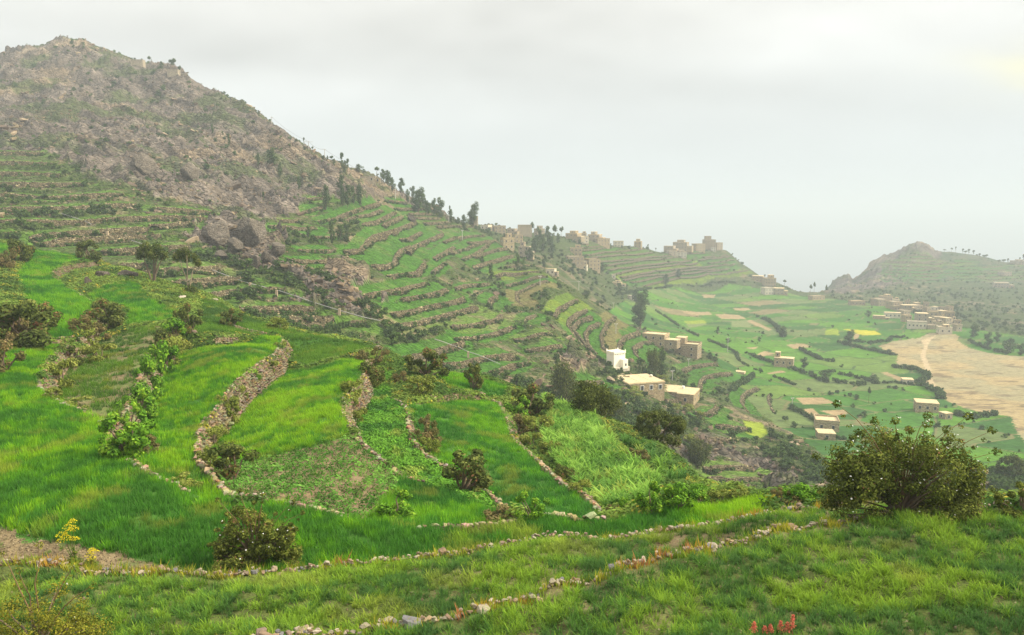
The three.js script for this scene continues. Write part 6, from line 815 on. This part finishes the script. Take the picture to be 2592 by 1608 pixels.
// ------------------------------------------------------------------ poles and wires, the pipe on its posts
const M_POLE = new THREE.MeshPhysicalMaterial({ ...soft, color: colr(0.42, 0.4, 0.36) }), M_WIRE = new THREE.MeshPhysicalMaterial({ ...soft, color: colr(0.25, 0.25, 0.26) }), M_PIPE = new THREE.MeshPhysicalMaterial({ color: colr(0.3, 0.29, 0.28), roughness: 0.6 }), M_POST = new THREE.MeshPhysicalMaterial({ ...soft, color: colr(0.6, 0.46, 0.32), map: grainMap });
const tips = [];
[[688, 314, 18], [781, 377, 19], [822, 400, 22], [1001, 504, 30], [1136, 566, 22], [1170, 608, 26], [1367, 724, 26], [1465, 735, 24], [1553, 782, 16], [1559, 845, 27], [1743, 926, 19], [1702, 963, 27], [1842, 892, 38], [2005, 1035, 30]].forEach(([x, y, h], i) => {
  const p = at(x, y, true), H = h * p.Z / FPX, g = new THREE.Group(); g.position.set(p.X, EYE + ground(p.X, p.Z), -p.Z); const r = 0.1 + p.Z * 0.00022;
  at3(part(g, 'shaft', new THREE.CylinderGeometry(r * 0.75, r, H + 0.6, 7), M_POLE), 0, H / 2 - 0.3, 0); const arm = at3(part(g, 'crossarm', new THREE.BoxGeometry(i === 1 ? 4.6 : 1.4, 0.16, 0.16), M_POLE), 0, H - 0.4, 0); arm.rotation.y = 0.3; for (const q of [-1, 1]) at3(part(arm, 'insulator', new THREE.CylinderGeometry(0.08, 0.1, 0.3, 6), M_FRAME), q * (i === 1 ? 2 : 0.6), 0.22, 0);
  tips.push(new THREE.Vector3(p.X, EYE + ground(p.X, p.Z) + H - 0.15, -p.Z)); top(g, 'power_pole', i < 3 ? ['single power pole on the bare mountain skyline', 'power pole with a long crossarm on the mountain skyline', 'third power pole down the mountain skyline, above the trees'][i] : `thin power pole on the slopes, ${nth(i + 1)} from the left of all poles`, 'power pole', 'power poles');
});
const sag = (a, b, s) => new THREE.QuadraticBezierCurve3(a, a.clone().lerp(b, 0.5).add(new THREE.Vector3(0, -s, 0)), b);
[[0, 1, 'wire between the two upper poles on the mountain skyline'], [1, 2, 'wire from the long crossarm pole down to the third pole'], [2, 3, 'wire running down past the ridge trees'], [3, 4, 'wire over the ridge end'], [6, 7, 'wire across the gap below the first village'], [7, 8, 'wire down to the foot of the far slope']].forEach(([a, b, l]) => top(new THREE.Mesh(new THREE.TubeGeometry(sag(tips[a], tips[b], 2.5), 16, 0.055, 4), M_WIRE), 'wire', l, 'wire'));
{
  const path = (list, lift) => list.map(([x, y]) => { const p = at(x, y + 3, true); return new THREE.Vector3(p.X, Math.max(EYE + p.Y, EYE + ground(p.X, p.Z)) + lift, -p.Z); });
  const run = (list, label) => { const v = path(list, 0.9), c = new THREE.CurvePath(); for (let i = 0; i < v.length - 1; i++) c.add(new THREE.LineCurve3(v[i], v[i + 1])); top(new THREE.Mesh(new THREE.TubeGeometry(new THREE.CatmullRomCurve3(v, false, 'catmullrom', 0.1), v.length * 8, 0.09, 6), M_PIPE), 'pipe', label, 'pipe'); };
  run([[154, 545], [215, 565], [271, 592]], 'pale water pipe crossing the upper left terraces'); run([[332, 614], [375, 628]], 'short stretch of water pipe above the umbrella shaped tree'); run([[533, 688], [600, 713], [633, 724], [700, 740], [745, 755], [800, 774], [859, 792], [923, 810], [967, 819]], 'long water pipe on posts slanting across the terraces in the middle'); run([[1100, 864], [1133, 875], [1159, 884], [1185, 896], [1211, 904], [1266, 928]], 'lower stretch of the water pipe above the broad dark bush');
  [[272, 600, 'post under the pipe on the upper left terraces'], [633, 732, 'stone post under the pipe right of the pale forked tree'], [700, 751, 'taller stone post under the middle of the long pipe'], [859, 798, 'post under the right part of the long pipe'], [1185, 906, 'post under the lower stretch of pipe']].forEach(([x, y, l]) => { const p = at(x, y, true), m = new THREE.Mesh(boxUV(0.5, 2.0, 0.5, 2), M_POST); m.position.set(p.X, EYE + ground(p.X, p.Z) + 0.6, -p.Z); top(m, 'pipe_post', l, 'post', 'stone posts under the water pipe'); });
}

// ------------------------------------------------------------------ the bushes and flowers closest to the camera
const M_PETAL = new THREE.MeshPhysicalMaterial({ color: colr(0.9, 0.88, 0.82), roughness: 0.9, side: THREE.DoubleSide, transmission: 0.2, thickness: 0 });
const G_FLOWER = (() => { const b = bag(), R = rng(3), n = new THREE.Vector3(); for (let i = 0; i < 5; i++) { const a = i * 1.257; n.set(Math.cos(a) * 0.5, 0.85, Math.sin(a) * 0.5).normalize(); leaf(b, Math.cos(a) * 0.5, 0.1, Math.sin(a) * 0.5, 0.5, n, [1, 1, 1], R, 0.8); } return done(b); })();
function bigBush(seed, px, py, w, h, pal, n, size, o, label) {
  const p = o.p ?? at(px, py), s = p.Z / FPX, R = rng(seed), W = w * s, H = h * s, g = new THREE.Group(), bl = [];
  for (let i = 0; i < o.blobs; i++) { const t = (R() + i) / o.blobs, x = (t - 0.5) * W * 0.88, e = Math.sqrt(Math.max(0.05, 1 - (2 * t - 1) ** 2)) * (0.62 + 0.62 * vnoise(t * 6.5, seed)), y = H * (0.03 + 0.85 * Math.pow(R(), 1.15) * (0.45 + 0.55 * e)), z = (R() - 0.5) * W * 0.55 * e; bl.push([x, y, z, W * (0.035 + 0.06 * R() * R() + 0.02)]); }
  const wands = []; for (let i = 0; i < (o.sprigs ?? 0); i++) { const a = -1.35 + 2.7 * R(); (o.wands ??= []).push([Math.sin(a) * (0.48 + 0.1 * R()), Math.max(0.12, Math.cos(a)) * (0.86 + 0.22 * R()), (R() - 0.4) * 0.5]); }
  for (const [x, y, z] of o.wands ?? []) { wands.push([x * W, y * H, z]); for (let k = 0; k < 5; k++) bl.push([x * W * (0.62 + 0.1 * k) , y * H * (0.62 + 0.1 * k) - (k < 4 ? 0.03 : 0), z, W * (k === 4 ? 0.03 : 0.016)]); }
  part(g, 'foliage', foliage(seed + 1, bl, n, size, pal, { ratio: 0.6 }), M_FOL);
  part(g, 'branches', stems(seed + 2, [0, -0.05, 0], bl.slice(0, o.blobs).filter((_, i) => i % 2 === 0).map((q) => [q[0], q[1], q[2]]), 0.035, BARKC, 4), M_BARK); if (wands.length) part(g, 'twigs', stems(seed + 3, [0, H * 0.2, 0], wands, 0.018, [0.2, 0.13, 0.07], 4), M_BARK);
  for (let i = 0; i < (o.flowers ?? 0); i++) { const q = bl[Math.floor(R() * bl.length)], a = R() * 6.3, f = part(g, 'flower', G_FLOWER, M_PETAL); f.name = numberedIn(g, 'flower'); f.position.set(q[0] + Math.cos(a) * q[3] * 0.7, q[1] + q[3] * (0.5 + 0.5 * R()), q[2] + q[3] * (0.75 + 0.3 * R())); f.scale.setScalar(size * (0.45 + 0.5 * R())); f.rotation.set(0.9 * R(), R() * 6, 0.5 * R()); }
  g.userData = {}; g.position.set(p.X, EYE + (o.p ? p.Y : ground(p.X, p.Z)) - 0.05, -p.Z - (o.back ?? 0)); return top(g, 'bush', label, 'bush');
}
const THORN2 = [[0.06, 0.075, 0.012, 0.3], [0.1, 0.125, 0.022, 0.32], [0.2, 0.225, 0.04, 0.28], [0.22, 0.12, 0.055, 0.1]];
bigBush(1501, 2318, 1318, 440, 240, THORN2, 42000, 0.033, { blobs: 110, sprigs: 22, flowers: 110, back: 0.7, wands: [[-0.44, 1.25, 0.1], [-0.2, 1.05, 0], [0.1, 1.12, 0.15], [0.36, 1.1, 0], [0.5, 0.95, 0.1], [0.52, 0.72, 0.2], [0.2, 0.98, 0.3], [-0.05, 1.02, -0.2], [-0.55, 0.66, 0.1]] }, 'largest bush, dark and thorny with small white flowers and long twigs, at the right');
bigBush(1521, 640, 1448, 236, 186, THORN2, 24000, 0.03, { blobs: 74, sprigs: 14, flowers: 34, back: 0.3, wands: [[-0.4, 1.02, 0], [0.1, 1.1, 0], [0.45, 1.0, 0.1], [0.55, 0.85, 0.1], [-0.15, 1.15, 0]] }, 'thorny bush with a few white flowers behind the second stone row');
bigBush(1541, 2590, 1300, 150, 95, THORN2, 7000, 0.033, { blobs: 26, flowers: 3 }, 'smaller dark bush at the right edge beside the largest bush');
bigBush(1561, 100, 1650, 380, 165, [[0.1, 0.12, 0.015, 0.35], [0.19, 0.19, 0.02, 0.35], [0.28, 0.26, 0.03, 0.3]], 15000, 0.02, { blobs: 70, flowers: 7, wands: [[0.1, 1.9, 0.2], [0.28, 1.5, 0], [-0.2, 1.7, 0], [0.42, 1.2, 0.1], [-0.05, 1.5, 0.2]] }, 'yellowish bush with long arching stems in the bottom left corner');
{ // tall yellow flowering plants at the lower left, red sorrel at the bottom right
  const umbel = (R, r) => { const b = bag(), n = new THREE.Vector3(); for (let i = 0; i < 70; i++) { const a = R() * 6.3, q = Math.sqrt(R()) * r; n.set(R() - 0.5, 1, R() - 0.5).normalize(); const k = 0.8 + 0.5 * R(); leaf(b, Math.cos(a) * q, (r * r - q * q) / r * 0.6 * (0.5 + R()), Math.sin(a) * q, 0.016, n, [0.6 * k, 0.5 * k, 0.02], R, 0.9); } return done(b); };
  const yellow = (px, py, h, heads, seed, label) => { const p = at(px, py), s = p.Z / FPX, R = rng(seed), g = new THREE.Group(), H = h * s; const tipsY = heads.map(([x, y]) => [x * s, y * s, (R() - 0.5) * 0.1]); part(g, 'stem', stems(seed, [0, -0.03, 0], tipsY, 0.014, [0.12, 0.17, 0.04], 4), M_BARK); for (const t of tipsY) { const m = part(g, numberedIn(g, 'flower_head'), umbel(R, 0.1 + 0.05 * R()), M_LEAF); m.position.set(...t); } const lf = foliage(seed + 4, [[0, H * 0.12, 0, 0.14], [0.1, H * 0.1, 0, 0.1], [-0.12, H * 0.14, 0, 0.1], [0.02, H * 0.3, 0, 0.06]], 420, 0.026, [[0.1, 0.16, 0.02, 0.6], [0.2, 0.2, 0.03, 0.4]]); part(g, 'leaves', lf, M_FOL); g.userData = {}; g.position.set(p.X, EYE + ground(p.X, p.Z), -p.Z); top(g, 'flowering_plant', label, 'flowering plant'); };
  yellow(190, 1432, 122, [[1, 120], [-14, 104], [-8, 95], [3, 100], [-30, 84], [-24, 78], [-4, 74], [6, 72], [-32, 68]], 1601, 'tall yellow flowering plant with several heads on the second stone row'); yellow(232, 1432, 46, [[4, 42], [10, 36], [-4, 28], [2, 18]], 1611, 'shorter yellow flowering plant right of the tall one'); yellow(40, 712, 26, [[0, 24], [8, 16]], 1621, 'small yellow flowers at the wall by the top left fields');
  const R = rng(1650); [[1908, 48], [1935, 36], [1975, 50], [2005, 66], [1950, 40], [1992, 46]].forEach(([x, h], i) => { const p = at(x, 1612), s = p.Z / FPX, g = new THREE.Group(), H = h * s, b = bag(), n = new THREE.Vector3(); for (let k = 0; k < 190; k++) { const t = R(), a = R() * 6.3, r = (0.02 + 0.05 * (1.1 - t) * (Math.sin(t * 31 + i) > 0 ? 1 : 0.25)) * Math.sqrt(R()); n.set(R() - 0.5, R() - 0.2, R() - 0.3).normalize(); const v = 0.75 + 0.5 * R(); leaf(b, Math.cos(a) * r, H * (0.5 + 0.55 * t), Math.sin(a) * r, 0.013, n, R() < 0.7 ? [0.55 * v, 0.13 * v, 0.09 * v] : [0.6 * v, 0.28 * v, 0.14 * v], R, 0.8); } part(g, 'flower_spike', done(b), M_LEAF); part(g, 'stem', stems(1700 + i, [0, -0.05, 0], [[0, H * 0.9, 0]], 0.01, [0.25, 0.14, 0.07]), M_BARK); g.position.set(p.X, EYE + ground(p.X, p.Z) - 0.05, -p.Z); top(g, 'sorrel', ['leftmost red sorrel spike at the bottom edge', 'short red sorrel spike second from the left', 'red sorrel spike fourth from the left at the bottom edge', 'tallest red sorrel spike, rightmost at the bottom edge', 'red sorrel spike third from the left', 'red sorrel spike just left of the tallest'][i], 'sorrel plant', 'red sorrel at the bottom edge'); });
}

camera.updateProjectionMatrix();
renderer.render(scene, camera);
